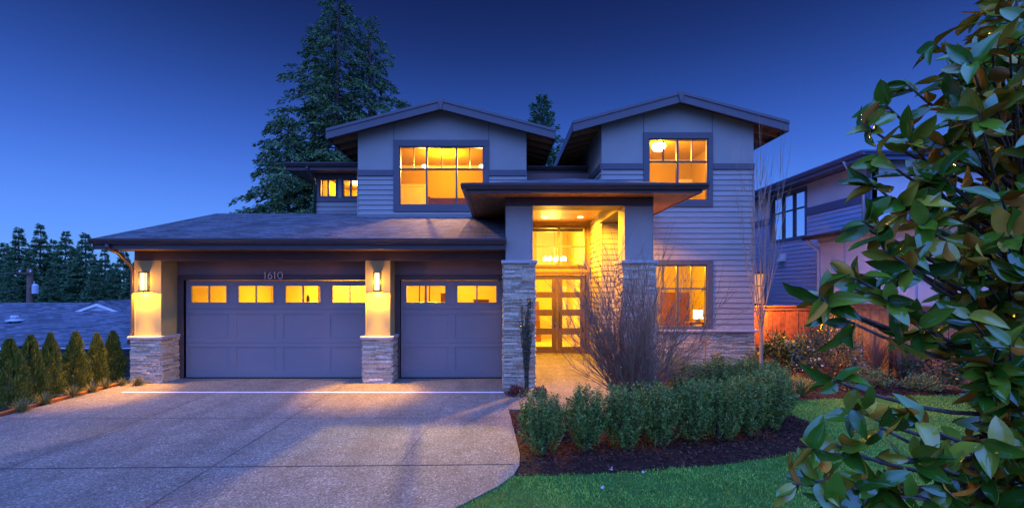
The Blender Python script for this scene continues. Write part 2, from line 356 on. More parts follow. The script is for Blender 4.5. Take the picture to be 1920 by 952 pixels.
def window(root, mp, outer, glass, cols, hbar=None, vtop=True, trim='trim', pane='glass', proud=.045):
    """outer / glass = (u0,u1,z0,z1); cols = mullion positions; hbar = z of the transom bar"""
    t = MB(); inner = (glass[0] - .035, glass[1] + .035, glass[2] - .035, glass[3] + .035)
    ring(t, mp, outer, inner, -.02, proud)
    w = t.build('window', M[trim], root, .006)
    f = MB(); ring(f, mp, inner, glass, -.09, .012)
    cs = [glass[0], *cols, glass[1]]
    for c in cols: hx(f, mp, c - .028, c + .028, -.09, .010, glass[2], glass[3])
    for a, b in zip(cs, cs[1:]):
        if hbar:
            hx(f, mp, a + .028 * (a in cols), b - .028 * (b in cols), -.085, .006, hbar - .022, hbar + .022)
            if vtop: hx(f, mp, (a + b) / 2 - .011, (a + b) / 2 + .011, -.08, .0, hbar + .022, glass[3])
        # lining of each sash
    f.build('frame', M['trim'], w)
    g = MB(); g.poly([mp(glass[0], -.055, glass[2]), mp(glass[1], -.055, glass[2]), mp(glass[1], -.055, glass[3]), mp(glass[0], -.055, glass[3])])
    g.build('pane', M[pane], w)
    return w
def room(root, x0, x1, y0, y1, z0, z1, mat):
    m = MB()
    m.poly([(x0, y1, z0), (x1, y1, z0), (x1, y1, z1), (x0, y1, z1)]); m.poly([(x0, y0, z0), (x0, y1, z0), (x0, y1, z1), (x0, y0, z1)])
    m.poly([(x1, y0, z0), (x1, y0, z1), (x1, y1, z1), (x1, y1, z0)]); m.poly([(x0, y0, z0), (x1, y0, z0), (x1, y1, z0), (x0, y1, z0)])
    m.poly([(x0, y0, z1), (x0, y1, z1), (x1, y1, z1), (x1, y0, z1)])
    return m.build('room_lining', mat, root)

# ------------------------------------------------------------------ ground
def gz(x, y):
    t = np.clip((-9.9 - x) / 3.5, 0, 1); return -.07 - 2.2 * t * t * (3 - 2 * t)
xs = np.array([-600, -200, -80, -40, -25, -18, -15, *np.arange(-14, -9, .4), -8, -4, 0, 5, 10, 20, 40, 100, 300, 600.0])
ys = np.array([-300, -60, -15, -5, 0, 5, 10, 15, 20, 30, 50, 80, 150, 300, 700, 1500.0])
gx, gy = np.meshgrid(xs, ys); V = np.stack([gx, gy, gz(gx, gy)], -1).reshape(-1, 3); nx = len(xs)
idx = np.array([[j*nx+i, j*nx+i+1, (j+1)*nx+i+1, (j+1)*nx+i] for j in range(len(ys)-1) for i in range(nx-1)])
tag(npmesh('ground', V, idx, M['earth'], smooth=True), kind='structure')

def sheet(name, pts, z, mat, thick=.08, zf=None):
    m = MB(); zf = zf or (lambda x, y: z)
    m.prism([(x, y, zf(x, y)) for x, y in pts], (0, 0, -thick)); return tag(m.build(name, mat), kind='structure')
DRIVE_R = [(.13, 10.45), (.14, 9.8), (.17, 8.6), (.24, 7.2), (.28, 6.3), (.255, 5.9), (.17, 5.6), (-.02, 5.28), (-.5, 4.72), (-1.1, 4.2), (-1.6, 3.5), (-1.9, 2), (-2, -8)]
DRIVE = [(-9.05, -8), (-8.95, 6), (-8.93, 8.0), (-9.02, 11), (-8.88, 11.75), (.13, 11.75)] + DRIVE_R
sheet('driveway', DRIVE[::-1], 0, M['concrete'])
j = MB()
def strip(a, b, w):
    a, b = Vector((*a, .004)), Vector((*b, .004)); n = (b - a).cross(Vector((0, 0, 1))).normalized() * w / 2
    j.poly([a - n, a + n, b + n, b - n][::-1])
strip((-8.9, 5.72), (.2, 5.93), .02); strip((-3.68, -3), (-3.72, 11.5), .013); strip((-6.4, -3), (-6.25, 11.5), .012); strip((-8.9, 8.0), (.15, 8.05), .01); strip((-1.3, 6), (-.9, 11.5), .006)
tag(j.build('driveway_joints', M['joint']), kind='structure')
PATH = [(.175, 8.6), (2.85, 8.55), (2.95, 9.4), (2.98, 15.0), (.76, 15.0), (.76, 11.1), (.14, 11.1), (.14, 9.8)]
sheet('entry_path', PATH, 0, M['concrete'], .1, lambda x, y: .006 + max(0, (y - 10) / 5) * .12)
MULCH = [(.185, 8.55), (.25, 7.2), (.29, 6.3), (.265, 5.9), (.19, 5.62), (.6, 5.62), (1.0, 5.66), (1.78, 5.73), (2.6, 5.88), (3.33, 6.08), (4.0, 6.3), (4.5, 6.55), (5.0, 6.97), (5.28, 7.4), (5.36, 7.9), (5.3, 8.4), (5.4, 8.85), (5.9, 9.25), (6.6, 9.45), (7.4, 9.55), (8.8, 9.75), (10.6, 9.9), (10.6, 14.45), (7.5, 14.45), (7.5, 13.32), (3.02, 13.32), (2.97, 9.4), (2.87, 8.52)]
def inside(P, poly):
    x, y = P[:, 0], P[:, 1]; r = np.zeros(len(P), bool); n = len(poly)
    for i in range(n):
        x1, y1 = poly[i]; x2, y2 = poly[(i+1) % n]
        if y1 == y2: continue
        c = ((y1 > y) != (y2 > y)) & (x < (x2 - x1) * (y - y1) / (y2 - y1) + x1); r ^= c
    return r
def edge_dist(P, poly):
    d = np.full(len(P), 9.0)
    for i in range(len(poly)):
        a = np.array(poly[i]); b = np.array(poly[(i+1) % len(poly)]); ab = b - a
        t = np.clip(((P - a) @ ab) / max(ab @ ab, 1e-9), 0, 1); d = np.minimum(d, np.linalg.norm(P - a - t[:, None] * ab, axis=1))
    return d
sheet('mulch_bed', MULCH, -.012, M['soil'], .06)
LAWN = [(-1.95, 2), (-1.6, 3.5), (-1.1, 4.2), (-.5, 4.72), (-.02, 5.28), (.17, 5.6)] + MULCH[5:22] + [(14, 9.9), (14, 1.0), (-1.95, 1.0)]
sheet('lawn', LAWN[::-1], -.02, M['lawn'], .05)
# grass blades and bark chips: masses nobody could count
P = RNG.uniform((-1.9, 4.2), (11.5, 9.9), (230000, 2)); P = P[inside(P, LAWN)]; dens = np.clip(1.25 - (P[:, 1] - 4.2) / 9, .4, 1); P = P[RNG.random(len(P)) < dens]
n = len(P); D = np.stack([RNG.normal(0, .8, n), RNG.normal(.1, .8, n), np.ones(n)], 1)
hh = RNG.uniform(.022, .055, n) * (1 + .25 * np.sin(P[:, 0] * 3.1 + np.sin(P[:, 1] * 2.3) * 2))
V, Q = cards(np.c_[P, np.full(n, -.02)], D, hh, RNG.uniform(.004, .008, n), RNG)
tag(npmesh('grass', V, Q, M['lawn_leaf']), 'short green lawn grass', 'grass', kind='stuff')
P = RNG.uniform((.15, 5.5), (10.6, 14.4), (60000, 2)); P = P[inside(P + RNG.normal(0, .035, P.shape), MULCH)]; keep = RNG.random(len(P)) < np.clip(1.5 - (P[:, 1] - 5.5) / 6, .35, 1); P = P[keep]
n = len(P); ed = np.clip(edge_dist(P, MULCH) / .3, 0, 1); hz = ed * .055 * (.5 + RNG.random(n)) - .012
D = np.stack([RNG.normal(size=n), RNG.normal(size=n), RNG.normal(0, .35, n)], 1)
V, Q = cards(np.c_[P, hz], D, RNG.uniform(.03, .085, n), RNG.uniform(.012, .028, n), RNG, np.stack([RNG.normal(0, .5, n), RNG.normal(0, .5, n), np.ones(n)], 1))
tag(npmesh('bark_mulch', V, Q, M['chips']), 'dark reddish bark mulch chips', 'mulch', kind='stuff')
d = MB(); d.box(-8.35, .1, 9.99, 10.06, -.02, .006); tag(d.build('channel_drain', M['white']), 'pale narrow drain strip set across the driveway before the garage doors', 'drain')

# ------------------------------------------------------------------ THE HOUSE
house = empty('house', (-1, 13, 0), 'large two storey grey house with two gables, three car garage and brightly lit entry porch', 'house')
H = house
rnd = random.Random(3)
GY, PY, CY, LY, RY, DY, WY, MY = 11.6, 11.05, 10.5, 14.2, 13.35, 15.0, 15.6, 16.0   # garage doors, pillars, porch columns, left gable, right gable, front door, left wing, middle

# --- garage front
GD1 = (X(345, GY), -3.25, 0, Z(525, GY)); GD2 = (X(750, GY), X(942, GY), 0, Z(525, GY))
m = MB(); wall(m, front(GY), -8.86, .15, -.05, 3.3, [GD1, GD2], -.2, 0); m.build('wall', M['header'], H)
m = MB(); wall(m, leftface(-8.87), GY + .2, 18, -2.3, 3.6); m.build('wall', M['siding'], H); m = MB(); wall(m, rightface(.15), GY + .21, 14.1, -.05, 3.4, (), -.2, -.02); m.build('wall', M['siding'], H)
m = MB()
for g in (GD1, GD2):
    ring(m, front(GY), (g[0] - .14, g[1] + (.14 if g is GD1 else .075), -.0, g[3] + .13), (g[0], g[1], -.0, g[3]), -.12, .03)
m.build('door_casing', M['trim_brown'], H, .006)
m = MB(); m.box(-8.9, .14, PY - .01, PY + .32, 2.972, 3.26); m.build('beam', M['trim_brown'], H, .01)
def garage_door(g, ncol):
    x0, x1, z0, z1 = g; w = (x1 - x0) / ncol; pad = .1; fp = front(GY)
    rows = [(Z(695, GY), Z(651, GY)), (Z(634, GY), Z(589, GY)), (Z(570, GY), Z(533, GY))]
    ops = [(x0 + i*w + pad, x0 + (i+1)*w - pad, a, b) for i in range(ncol) for a, b in rows]
    m = MB(); zs = [z0 + .012, (rows[0][1] + rows[1][0]) / 2, (rows[1][1] + rows[2][0]) / 2, z1 - .005]
    for a, b in zip(zs, zs[1:]):
        for r in rects(x0 + .012, x1 - .012, a + .002, b - .002, ops): hx(m, fp, r[0], r[1], -.1, -.055, r[2], r[3])
    for r in rects(x0 + .012, x1 - .012, z0 + .014, z1 - .006, [o for o in ops if (o[2], o[3]) == rows[2]]): hx(m, fp, r[0], r[1], -.125, -.101, r[2], r[3])
    for u0, u1, a, b in ops[:]:                      # sunk panels with a raised bead
        if (a, b) != rows[2]:
            hx(m, fp, u0, u1, -.098, -.068, a, b); ring(m, fp, (u0, u1, a, b), (u0 + .015, u1 - .015, a + .015, b - .015), -.098, -.062)
    o = m.build('garage_door', M['garage_door'], H, .004)
    for u0, u1, a, b in ops:
        if (a, b) == rows[2]:
            f = MB(); f_in = (u0 + .055, u1 - .06, a + .045, b - .04); ring(f, fp, (u0, u1, a, b), f_in, -.098, -.05); c = (u0 + u1) / 2
            hx(f, fp, c - .018, c + .018, -.09, -.056, f_in[2], f_in[3]); f.build('window_frame', M['garage_door'], o, .004)
            g_ = MB(); g_.poly([fp(f_in[0], -.08, f_in[2]), fp(f_in[1], -.08, f_in[2]), fp(f_in[1], -.08, f_in[3]), fp(f_in[0], -.08, f_in[3])]); g_.build('pane', M['glass'], o)
    s = MB(); hx(s, fp, x0 + .01, x1 - .01, -.1, -.05, .0, .014); s.build('bottom_seal', M['metal'], o)
garage_door(GD1, 4); garage_door(GD2, 2)
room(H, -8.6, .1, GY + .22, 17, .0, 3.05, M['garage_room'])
lamp('garage_light', 'AREA', (-5.6, 15.9, 2.98), 500, (1, .55, .05), 1.2, (0, 0, 0)); lamp('garage_light', 'AREA', (-1.3, 15.6, 2.98), 120, (1, .5, .04), 1.0, (0, 0, 0))
for x_, w_ in ((-2.15, 2900), (-5.6, 150)): lamp('added_drive_spot', 'SPOT', (x_, 13.7, 2.9), w_, (1, .66, .12), .05, (R(-70), 0, 0), 86, .7)  # spots added behind the doors to throw a warm patch on the driveway

# --- pillars with stone bases and sconces
def pillar(x0, x1, y0, y1, zcap, ztop, zb=0):
    m = MB(); m.box(x0, x1, y0, y1, zcap, ztop); m.box(x0 - .012, x0 + .012, y0 - .012, y0 + .02, zcap, ztop); m.box(x1 - .012, x1 + .012, y0 - .012, y0 + .02, zcap, ztop)
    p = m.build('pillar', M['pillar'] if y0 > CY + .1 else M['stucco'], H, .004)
    s = MB(); e = .05; s.box(x0 - e, x1 + e, y0 - e, y1, zb - .1, zcap - .005)
    stone(s, front(y0 - e), x0 - e, x1 + e, zb, zcap - .01, rnd); stone(s, leftface(x0 - e), y0 - e, y1, zb, zcap - .01, rnd); stone(s, rightface(x1 + e), y0 - e, y1, zb, zcap - .01, rnd)
    s.build('stone_base', M['stone'], p)
    c = MB(); c.box(x0 - e - .06, x1 + e + .06, y0 - e - .065, y1, zcap - .012, zcap + .06); c.build('cap', M['cap'], p, .012)
    return p
PC = Z(634, PY)
PIL = [(X(253, PY), X(302, PY)), (X(686, PY), X(731, PY))]
for a, b in PIL:
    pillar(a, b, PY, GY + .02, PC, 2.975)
    c = a + .27 if a < -5 else (a + b) / 2; zt, zb = Z(511, PY), Z(546, PY)
    s = MB(); fp = front(PY); hx(s, fp, c - .085, c + .085, .002, .02, zb - .01, zt + .02)
    hx(s, fp, c - .085, c + .085, .02, .14, zt - .01, zt + .02); hx(s, fp, c - .085, c + .085, .02, .14, zb - .005, zb + .03)
    for k in (-1, 1): hx(s, fp, c + k*.075 - .009, c + k*.075 + .009, .118, .137, zb + .03, zt - .01)
    o = s.build('wall_sconce', M['metal'], H, .003)
    g = MB(); hx(g, fp, c - .042, c + .042, .03, .11, zb + .035, zt - .015); g.build('lamp_glass', M['lamp_glow'], o)
    lamp('sconce_light', 'SPOT', (c, PY - .085, zb - .02), 210, (1, .50, .010), .02, (0, 0, 0), 168, .06); lamp('sconce_light', 'SPOT', (c, PY - .15, zb - .03), 1000, (1, .42, .008), .03, (R(-20), 0, 0), 70, .7)
    lamp('sconce_glow', 'POINT', (c, PY - .20, (zb + zt) / 2), 26, (1, .42, .03), .05)

# --- garage roof
ez, ey, ry_ = 3.44, 10.4, 14.97; sl = .29; rz = ez + sl * (ry_ - ey); x0 = X(175, ey)
m = MB(); m.prism([(x0, ey, ez), (.14, ey, ez), (.14, 14.2, ez + sl*(14.2-ey)), (-4.43, 14.2, ez + sl*(14.2-ey)), (-4.43, ry_, rz), (x0, ry_, rz)], (0, 0, -.10))
m.prism([(x0, ry_, rz), (-4.43, ry_, rz), (-4.43, 19, rz - sl*4), (x0, 19, rz - sl*4)], (0, 0, -.10)); m.build('roof', M['shingle'], H)
m = MB(); m.box(x0, .135, ey, ey + .05, ez - .25, ez - .105); m.prism([(x0 - .025, ey, ez - .0), (x0 - .025, ry_, rz), (x0 - .025, ry_, rz - .26), (x0 - .025, ey, ez - .26)], (.05, 0, 0)); m.build('fascia', M['gutter'], H, .005)
m = MB(); prof(m, front(ey), gutter_prof(ez - .135), x0 - .02, .155); m.build('gutter', M['gutter'], H, .004)
m = MB(); m.box(x0 + .03, .13, ey + .05, PY + .1, ez - .235, ez - .215); m.prism([(x0 + .03, ey + .1, ez - .16), (x0 + .03, ry_, rz - .16), (x0 + .03, ry_, rz - .19), (x0 + .03, ey + .1, ez - .19)], (.45, 0, 0)); m.build('soffit', M['dark_soffit'], H)
m = MB(); xd = X(205, ey); m.tube([(xd, ey - .06, ez - .14), (xd, ey - .05, ez - .24), (X(220, 10.7), 10.7, Z(473, 10.7)), (-8.95, 11.02, 2.82), (-8.95, 11.05, 2.68), (-8.95, 11.05, 1.25), (-8.97, 11.0, 1.1), (-9.0, 10.99, .95)], .042, 8); m.build('downspout', M['gutter'], H, 0, True)

# house number, thin metal figures
m = MB(); zn = Z(516, GY - .04); hn = .085; yn = GY - .05
def fig(pts): m.tube([(x, yn, z) for x, z in pts], .011, 6)
def arc(cx, cz, rx, rzz, a0, a1, k=14): return [(cx + rx*math.cos(R(a0 + (a1-a0)*i/k)), cz + rzz*math.sin(R(a0 + (a1-a0)*i/k))) for i in range(k+1)]
for ch, px in (('1', 499), ('6', 508), ('1', 517), ('0', 527)):
    cx = X(px, GY)
    if ch == '1': fig([(cx - .03, zn + hn*.55), (cx, zn + hn), (cx, zn - hn)])
    if ch == '0': fig(arc(cx, zn, .062, hn, 0, 360, 20))
    if ch == '6': fig(arc(cx, zn - hn*.4, .05, hn*.6, 0, 360, 16)); fig([(cx - .048, zn - hn*.3), (cx - .03, zn + hn*.35), (cx + .022, zn + hn)])
m.build('house_number', M['number'], H)

# --- gabled upper storeys
def gable(Yw, x0, x1, Yf, px, zpk, xe0, xe1, zend, band, zlow, win, glass, cols, hbar, vlow, yback, side=None):
    fp = front(Yw); b0, b1 = band; slope = (zpk - zend) / ((xe1 - xe0) / 2)
    top = lambda x: zpk - abs(x - px) * slope - .2
    m = MB()                                          # stucco above the band, cut round the window
    g = [win[0] + .03, win[1] - .03, win[2] + .03, win[3] - .03]
    us = sorted({x0, g[0], px, g[1], x1})
    for a, b in zip(us, us[1:]):
        mid = (a + b) / 2; zb = g[3] if g[0] < mid < g[1] else b0
        m.hexa([fp(a, 0, zb), fp(b, 0, zb), fp(b, -.2, zb), fp(a, -.2, zb), fp(a, 0, top(a)), fp(b, 0, top(b)), fp(b, -.2, top(b)), fp(a, -.2, top(a))])
    m.build('wall', M['stucco'], H)
    for u in (win[0] + .01, win[1] - .01):            # thin battens over the panel joints
        m = MB(); hx(m, fp, u - .009, u + .009, .001, .006, win[3], top(u)); m.build('batten', M['trim'], H)
    m = MB(); wall(m, fp, x0, x1, zlow, b0, [g] + vlow, -.2, -.004); siding(m, fp, x0, x1, zlow, b1, [win] + [(v[0] - .0, v[1], v[2], v[3]) for v in vlow])
    for u in (x0, x1): hx(m, fp, u - .012, u + .012, .0, .036, zlow, b1 - .003)
    m.build('siding', M['siding'], H)
    for a, b in ((x0 - .01, win[0] - .003), (win[1] + .003, x1 + .01)): m = MB(); hx(m, fp, a, b, .001, .05, b1, b0); m.build('belt_trim', M['trim'], H, .006)
    window(H, fp, win, glass, cols, hbar)
    # roof of two slabs, bargeboards with a cut key at the peak, soffit and lookouts
    for s, xe in ((-1, xe0), (1, xe1)):
        m = MB(); m.prism([(px, Yf + .02, zpk), (xe, Yf + .02, zend), (xe, yback, zend), (px, yback, zpk)], (0, 0, -.07)); m.build('roof', M['shingle_x'], H)
        m = MB(); dx = xe - px; k = .13
        m.prism([(px + s*.02, Yf, zpk - .025), (xe, Yf, zend - .025), (xe, Yf, zend - .32), (px + s*.02, Yf, zpk - .32)], (0, .045, 0))
        m.prism([(px, Yf - .022, zpk - .005), (xe, Yf - .022, zend - .005), (xe, Yf - .022, zend - .095), (px, Yf - .022, zpk - .095)], (0, .02, 0))
        m.build('bargeboard', M['trim'], H, .004)
        m = MB(); m.prism([(px, Yf + .05, zpk - .16), (xe, Yf + .05, zend - .16), (xe, yback, zend - .16), (px, yback, zpk - .16)], (0, 0, -.03)); m.build('soffit', M['dark_soffit'], H)
        m = MB(); m.box(xe - .02, xe + .02, Yf + .05, yback, zend - .30, zend - .02); m.build('fascia', M['gutter'], H)
        y = Yf + .55; xw = x0 if s < 0 else x1
        while y < Yf + 4.5:
            m = MB(); m.prism([(xw, y, zend + abs(xw - xe)*slope - .19), (xe, y, zend - .19), (xe, y, zend - .29), (xw, y, zend + abs(xw - xe)*slope - .32)], (0, .07, 0)); y += .61; m.build('lookout', M['cedar_soffit'], H)
    m = MB(); m.prism([(px - .11, Yf - .03, zpk - .02), (px + .11, Yf - .03, zpk - .02), (px + .012, Yf - .03, zpk - .34), (px - .012, Yf - .03, zpk - .34)], (0, .07, 0)); m.build('gable_key', M['trim'], H, .003)
def rect(Y, a, b, t, bt): return (X(a, Y), X(b, Y), Z(bt, Y), Z(t, Y))
FL, FR = 13.8, 13.0
lw, lg = rect(LY, 738, 917, 263, 397), rect(LY, 751, 905, 277, 383)
gable(LY, X(671, LY), X(987, LY), FL, X(826, FL), Z(185, FL), X(611, FL), X(1041, FL), Z(241, FL), (Z(319, LY), Z(330, LY)), 4.42, lw, lg, [X(800, LY), X(856, LY)], Z(317, LY), [], 22)
rw, rg = rect(RY, 1206, 1336, 249, 388), rect(RY, 1218, 1325, 263, 374)
vw, vg = rect(RY, 1206, 1336, 487, 617.5), rect(RY, 1218, 1323, 499, 611)
vhole = (vw[0] + .03, vw[1] - .03, vw[2] + .03, vw[3] - .03)
gable(RY, 3.0, X(1413, RY), FR, X(1277, FR), Z(171, FR), X(1075, FR), X(1480, FR), Z(226, FR), (Z(307, RY), Z(318, RY)), 1.08, rw, rg, [X(1270.5, RY)], Z(303, RY), [vhole], 22)
window(H, front(RY), vw, vg, [X(1270.5, RY)], Z(541, RY))
m = MB(); wall(m, front(RY), 3.0, 7.476, -.1, 1.06); stone(m, front(RY), 2.99, 7.5, 0, 1.02, rnd); m.build('stone_base', M['stone'], H)
m = MB(); m.box(2.95, 7.56, RY - .12, RY, 1.015, 1.085); m.build('sill_cap', M['cap'], H, .012)
# side walls of the right wing (faces the porch) and the outer sides
m = MB(); lf = leftface(3.0); wall(m, lf, RY + .2, 22, -.1, Z(318, RY), (), -.2, -.004); siding(m, lf, RY + .0, 22, .13, Z(318, RY)); m.build('siding', M['siding'], H)
m = MB(); wall(m, lf, RY + .2, 22, Z(318, RY), 7.1); m.build('wall', M['stucco'], H)
m = MB(); hx(m, lf, RY - .03, 22, .001, .05, Z(318, RY), Z(307, RY)); m.build('belt_trim', M['trim'], H)
m = MB(); wall(m, rightface(7.476), RY + .2, 22, -.1, 7.1); siding(m, rightface(7.476), RY, 22, 0, 5.8); m.build('siding', M['siding'], H); m = MB(); wall(m, leftface(-4.44), LY + .2, 22, 4.3, 7.2); m.build('siding', M['siding'], H); m = MB(); wall(m, rightface(.835), LY + .2, 22, 4.3, 7.2); m.build('siding', M['siding'], H)

# rooms behind the upper windows and their fittings
def can(x, y, z, root=H):
    g = MB(); g.lathe(x, y, [(.02, z + .03), (.10, z + .02), (.12, z - .03), (.05, z - .07)], 14); g.build('ceiling_light', M['down_glow'], root)
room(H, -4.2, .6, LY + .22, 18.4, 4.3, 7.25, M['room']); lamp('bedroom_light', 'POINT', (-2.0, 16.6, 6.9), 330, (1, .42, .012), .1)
for px_ in (797, 904): lamp('bedroom_spot', 'SPOT', (X(px_, 16), 15.85, Z(313, 16)), 650, (1, .5, .1), .06, (R(-70), 0, 0), 120, .7)
can(X(797, 16), 16, Z(311, 16) ); can(X(904, 16), 16, Z(311, 16))
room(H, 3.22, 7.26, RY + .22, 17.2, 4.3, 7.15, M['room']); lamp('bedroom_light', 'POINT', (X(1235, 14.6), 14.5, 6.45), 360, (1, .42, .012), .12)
g = MB(); gx_, gy_, gz_ = X(1235, 14.6), 14.6, Z(276, 14.6); g.lathe(gx_, gy_, [(.02, gz_ + .16), (.05, gz_ + .12), (.2, gz_ + .09), (.22, gz_), (.15, gz_ - .1), (.04, gz_ - .14)], 18); g.build('ceiling_light', M['bulb'], H, 0, True)
g = MB(); ya = 17.15
for x in (X(1295, ya),): 
    g.box(x - .5, x + .5, ya - .06, ya, 4.3, 6.4); g.box(x - .4, x - .05, ya - .08, ya - .05, 5.6, 6.25); g.box(x + .05, x + .4, ya - .08, ya - .05, 5.6, 6.25); g.box(x - .4, x + .4, ya - .08, ya - .05, 4.5, 5.45)
g.build('inner_door', M['white'], H)
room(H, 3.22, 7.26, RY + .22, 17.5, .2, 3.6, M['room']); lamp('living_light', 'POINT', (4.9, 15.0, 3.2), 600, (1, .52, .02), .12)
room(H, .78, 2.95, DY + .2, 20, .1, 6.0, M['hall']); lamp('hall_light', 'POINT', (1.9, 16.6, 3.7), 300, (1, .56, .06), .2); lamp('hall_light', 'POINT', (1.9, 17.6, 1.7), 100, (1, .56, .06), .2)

# --- left wing and middle wing under the lower eaves
m = MB(); fp = front(WY); wx0 = X(589, WY); wins = [rect(WY, 598, 633, 335, 371), rect(WY, 641, 674, 335, 371)]
gl_ = [(a + .07, b - .07, c + .06, d - .05) for a, b, c, d in wins]; zb_ = Z(378, WY)
wall(m, fp, wx0, -4.45, zb_, 6.3, [(a + .03, b - .03, c + .03, d - .03) for a, b, c, d in wins]); m.build('wall', M['stucco'], H)
m = MB(); wall(m, fp, wx0, -4.45, 4.2, zb_, (), -.2, -.004); siding(m, fp, wx0, -4.45, 4.3, zb_); wall(m, leftface(wx0), WY + .2, 22, 4, 6.4); m.build('siding', M['siding'], H)
m = MB(); hx(m, fp, wx0, -4.45, .001, .05, zb_, Z(371, WY) - .003); hx(m, fp, wx0 + .13, -4.45, .001, .035, wins[0][3] + .003, 6.3)
hx(m, fp, wx0, wx0 + .1, .001, .05, Z(371, WY), 6.3); m.build('belt_trim', M['trim'], H)
for w, g in zip(wins, gl_): window(H, fp, w, g, [(g[0] + g[1]) / 2])
room(H, wx0 + .22, -4.5, WY + .22, 18.5, 4.3, 6.4, M['room']); lamp('bathroom_light', 'POINT', (-5.4, 17.2, 6.1), 240, (1, .46, .03), .1)
can(X(662, 16), 16, Z(341, 16))
m = MB(); fp = front(MY); mw = [rect(MY, 991, 1029, 332, 385), rect(MY, 1036, 1066, 332, 385)]
wall(m, fp, .84, 3.0, 4.3, 6.3, [(a + .03, b - .03, c + .03, d - .03) for a, b, c, d in mw]); m.build('wall', M['trim_brown'], H)
for w in mw: window(H, fp, w, (w[0] + .08, w[1] - .08, w[2] + .08, w[3] - .04), [], trim='trim_brown')
room(H, .86, 2.95, MY + .22, 19, 6.02, 6.4, M['hall']); lamp('landing_light', 'POINT', (1.9, 17, 6.2), 60, (1, .52, .08), .08)
for a, b, Ye in ((X(537, 15), -4.45, 15.0), (.84, 2.98, 15.45)):
    ze = 6.44
    m = MB(); m.prism([(a, Ye, ze), (b, Ye, ze), (b, 21, ze + .2*(21-Ye)), (a, 21, ze + .2*(21-Ye))], (0, 0, -.09)); m.build('roof', M['shingle'], H)
    m = MB(); m.box(a, b, Ye, Ye + .04, ze - .24, ze - .095); m.box(a - .02, a + .02, Ye, 19, ze - .24, ze - .02); m.build('fascia', M['gutter'], H)
    m = MB(); prof(m, front(Ye), gutter_prof(ze - .13), a - .02, b); m.build('gutter', M['gutter'], H, .004)
    m = MB(); m.box(a + .03, b, Ye + .05, 18, ze - .22, ze - .2); m.build('soffit', M['dark_soffit'], H)
m = MB(); xq = X(577, 15); m.tube([(xq, 14.93, 6.3), (xq, 14.95, 6.2), (xq + .1, 15.3, 5.95), (wx0 + .06, 15.52, 5.75), (wx0 + .05, 15.53, 4.7)], .04, 8); m.build('downspout', M['gutter'], H, 0, True)

# --- entry porch
cz = Z(493, CY)
CL = (X(949, CY), X(998, CY)); CR = (X(1172, CY), X(1224, CY)); bz0, bz1 = 4.2, 4.485
pillar(*CL, CY, CY + .6, cz, bz0); pillar(*CR, CY, CY + .6, cz, bz0)
m = MB(); m.box(CL[0] - .012, CR[1] + .012, CY - .012, CY + .6, bz0 + .004, bz1); m.box(CR[0], CR[1] + .012, CY + .604, RY - .03, bz0 + .004, bz1); m.box(CL[0] - .012, CL[1], CY + .604, LY, bz0 + .004, bz1); m.build('beam', M['trim_brown'], H, .006)
m = MB(); m.box(CL[0] + .02, CL[1] - .003, CY + .604, DY, -.05, bz0); m.build('wall', M['stucco'], H)
px0, px1, py0 = X(874, 9.91), X(1317, 9.91), 9.91; pz = Z(345, 9.91); hw = (px1 - px0) / 2; pcx = (px0 + px1) / 2; pk = pz + .29 * hw
m = MB(); A = (px0, py0, pz); B = (px1, py0, pz); T = (pcx, py0 + hw, pk)
m.prism([A, B, T], (0, 0, -.07)); m.prism([(px0, 14.18, pz), A, T, (pcx, 14.18, pk)], (0, 0, -.07)); m.build('roof', M['shingle'], H)
m = MB(); m.prism([B, (px1, 13.32, pz), (pcx, 13.32, pk), T], (0, 0, -.07)); m.prism([(pcx, 13.32, pk), (2.97, 13.32, pz + .29*(px1 - 2.97)), (2.97, 15.9, pz + .29*(px1 - 2.97)), (pcx, 15.9, pk)], (0, 0, -.07)); m.build('roof', M['shingle_x'], H)
m = MB(); m.box(px0, px1, py0, py0 + .04, pz - .19, pz - .075); m.box(px0, px0 + .04, py0 + .04, 14.18, pz - .19, pz - .075); m.box(px1 - .04, px1, py0 + .04, 13.3, pz - .19, pz - .075); m.build('fascia', M['gutter'], H)
m = MB(); prof(m, front(py0), gutter_prof(pz - .125), px0 - .1, px1 + .1); prof(m, leftface(px0), gutter_prof(pz - .125), py0 - .005, 14.18); prof(m, rightface(px1), gutter_prof(pz - .125), py0 - .005, 13.3); m.build('gutter', M['gutter'], H, .003)
m = MB(); zs = pz - .17
m.box(px0 + .04, px1 - .04, py0 + .04, CY - .014, zs, zs + .02); m.box(px0 + .04, CL[0] - .014, CY - .012, 14.18, zs, zs + .02); m.box(CR[1] + .014, px1 - .04, CY - .012, 13.3, zs, zs + .02); m.build('soffit', M['cedar_soffit'], H)
m = MB(); m.box(CL[1] - .1, 3.0, CY + .5, DY, bz1 + .003, bz1 + .03); m.build('porch_ceiling', M['plank_ceiling'], H)
fp = front(DY); dk = (X(1098, DY)); dc = X(1045, DY); dl = 2*dc - dk; dz0, dz1 = Z(663, DY), Z(516, DY)
DOP = (dl - .02, dk + .02, dz0 - .05, dz1 + .02); TW = (dl, dk + .02, Z(500, DY), Z(424, DY)); TG = (dl + .07, X(1096, DY), Z(496, DY), Z(428, DY))
m = MB(); wall(m, fp, .7, 3.0, -.05, 6.1, [DOP, (TW[0] + .03, TW[1] - .03, TW[2] + .03, TW[3] - .03)]); m.build('wall', M['header'], H)
w = window(H, fp, (TW[0], TW[1], TW[2] - .02, TW[3]), TG, [X(1048, DY)], Z(462, DY), False, 'trim_brown')
m = MB(); ring(m, fp, (DOP[0] - .07, DOP[1] + .09, dz0, DOP[3] + .1), (DOP[0], DOP[1], dz0 - .001, DOP[3]), -.15, .03); m.build('door_casing', M['door_wood'], H, .005)
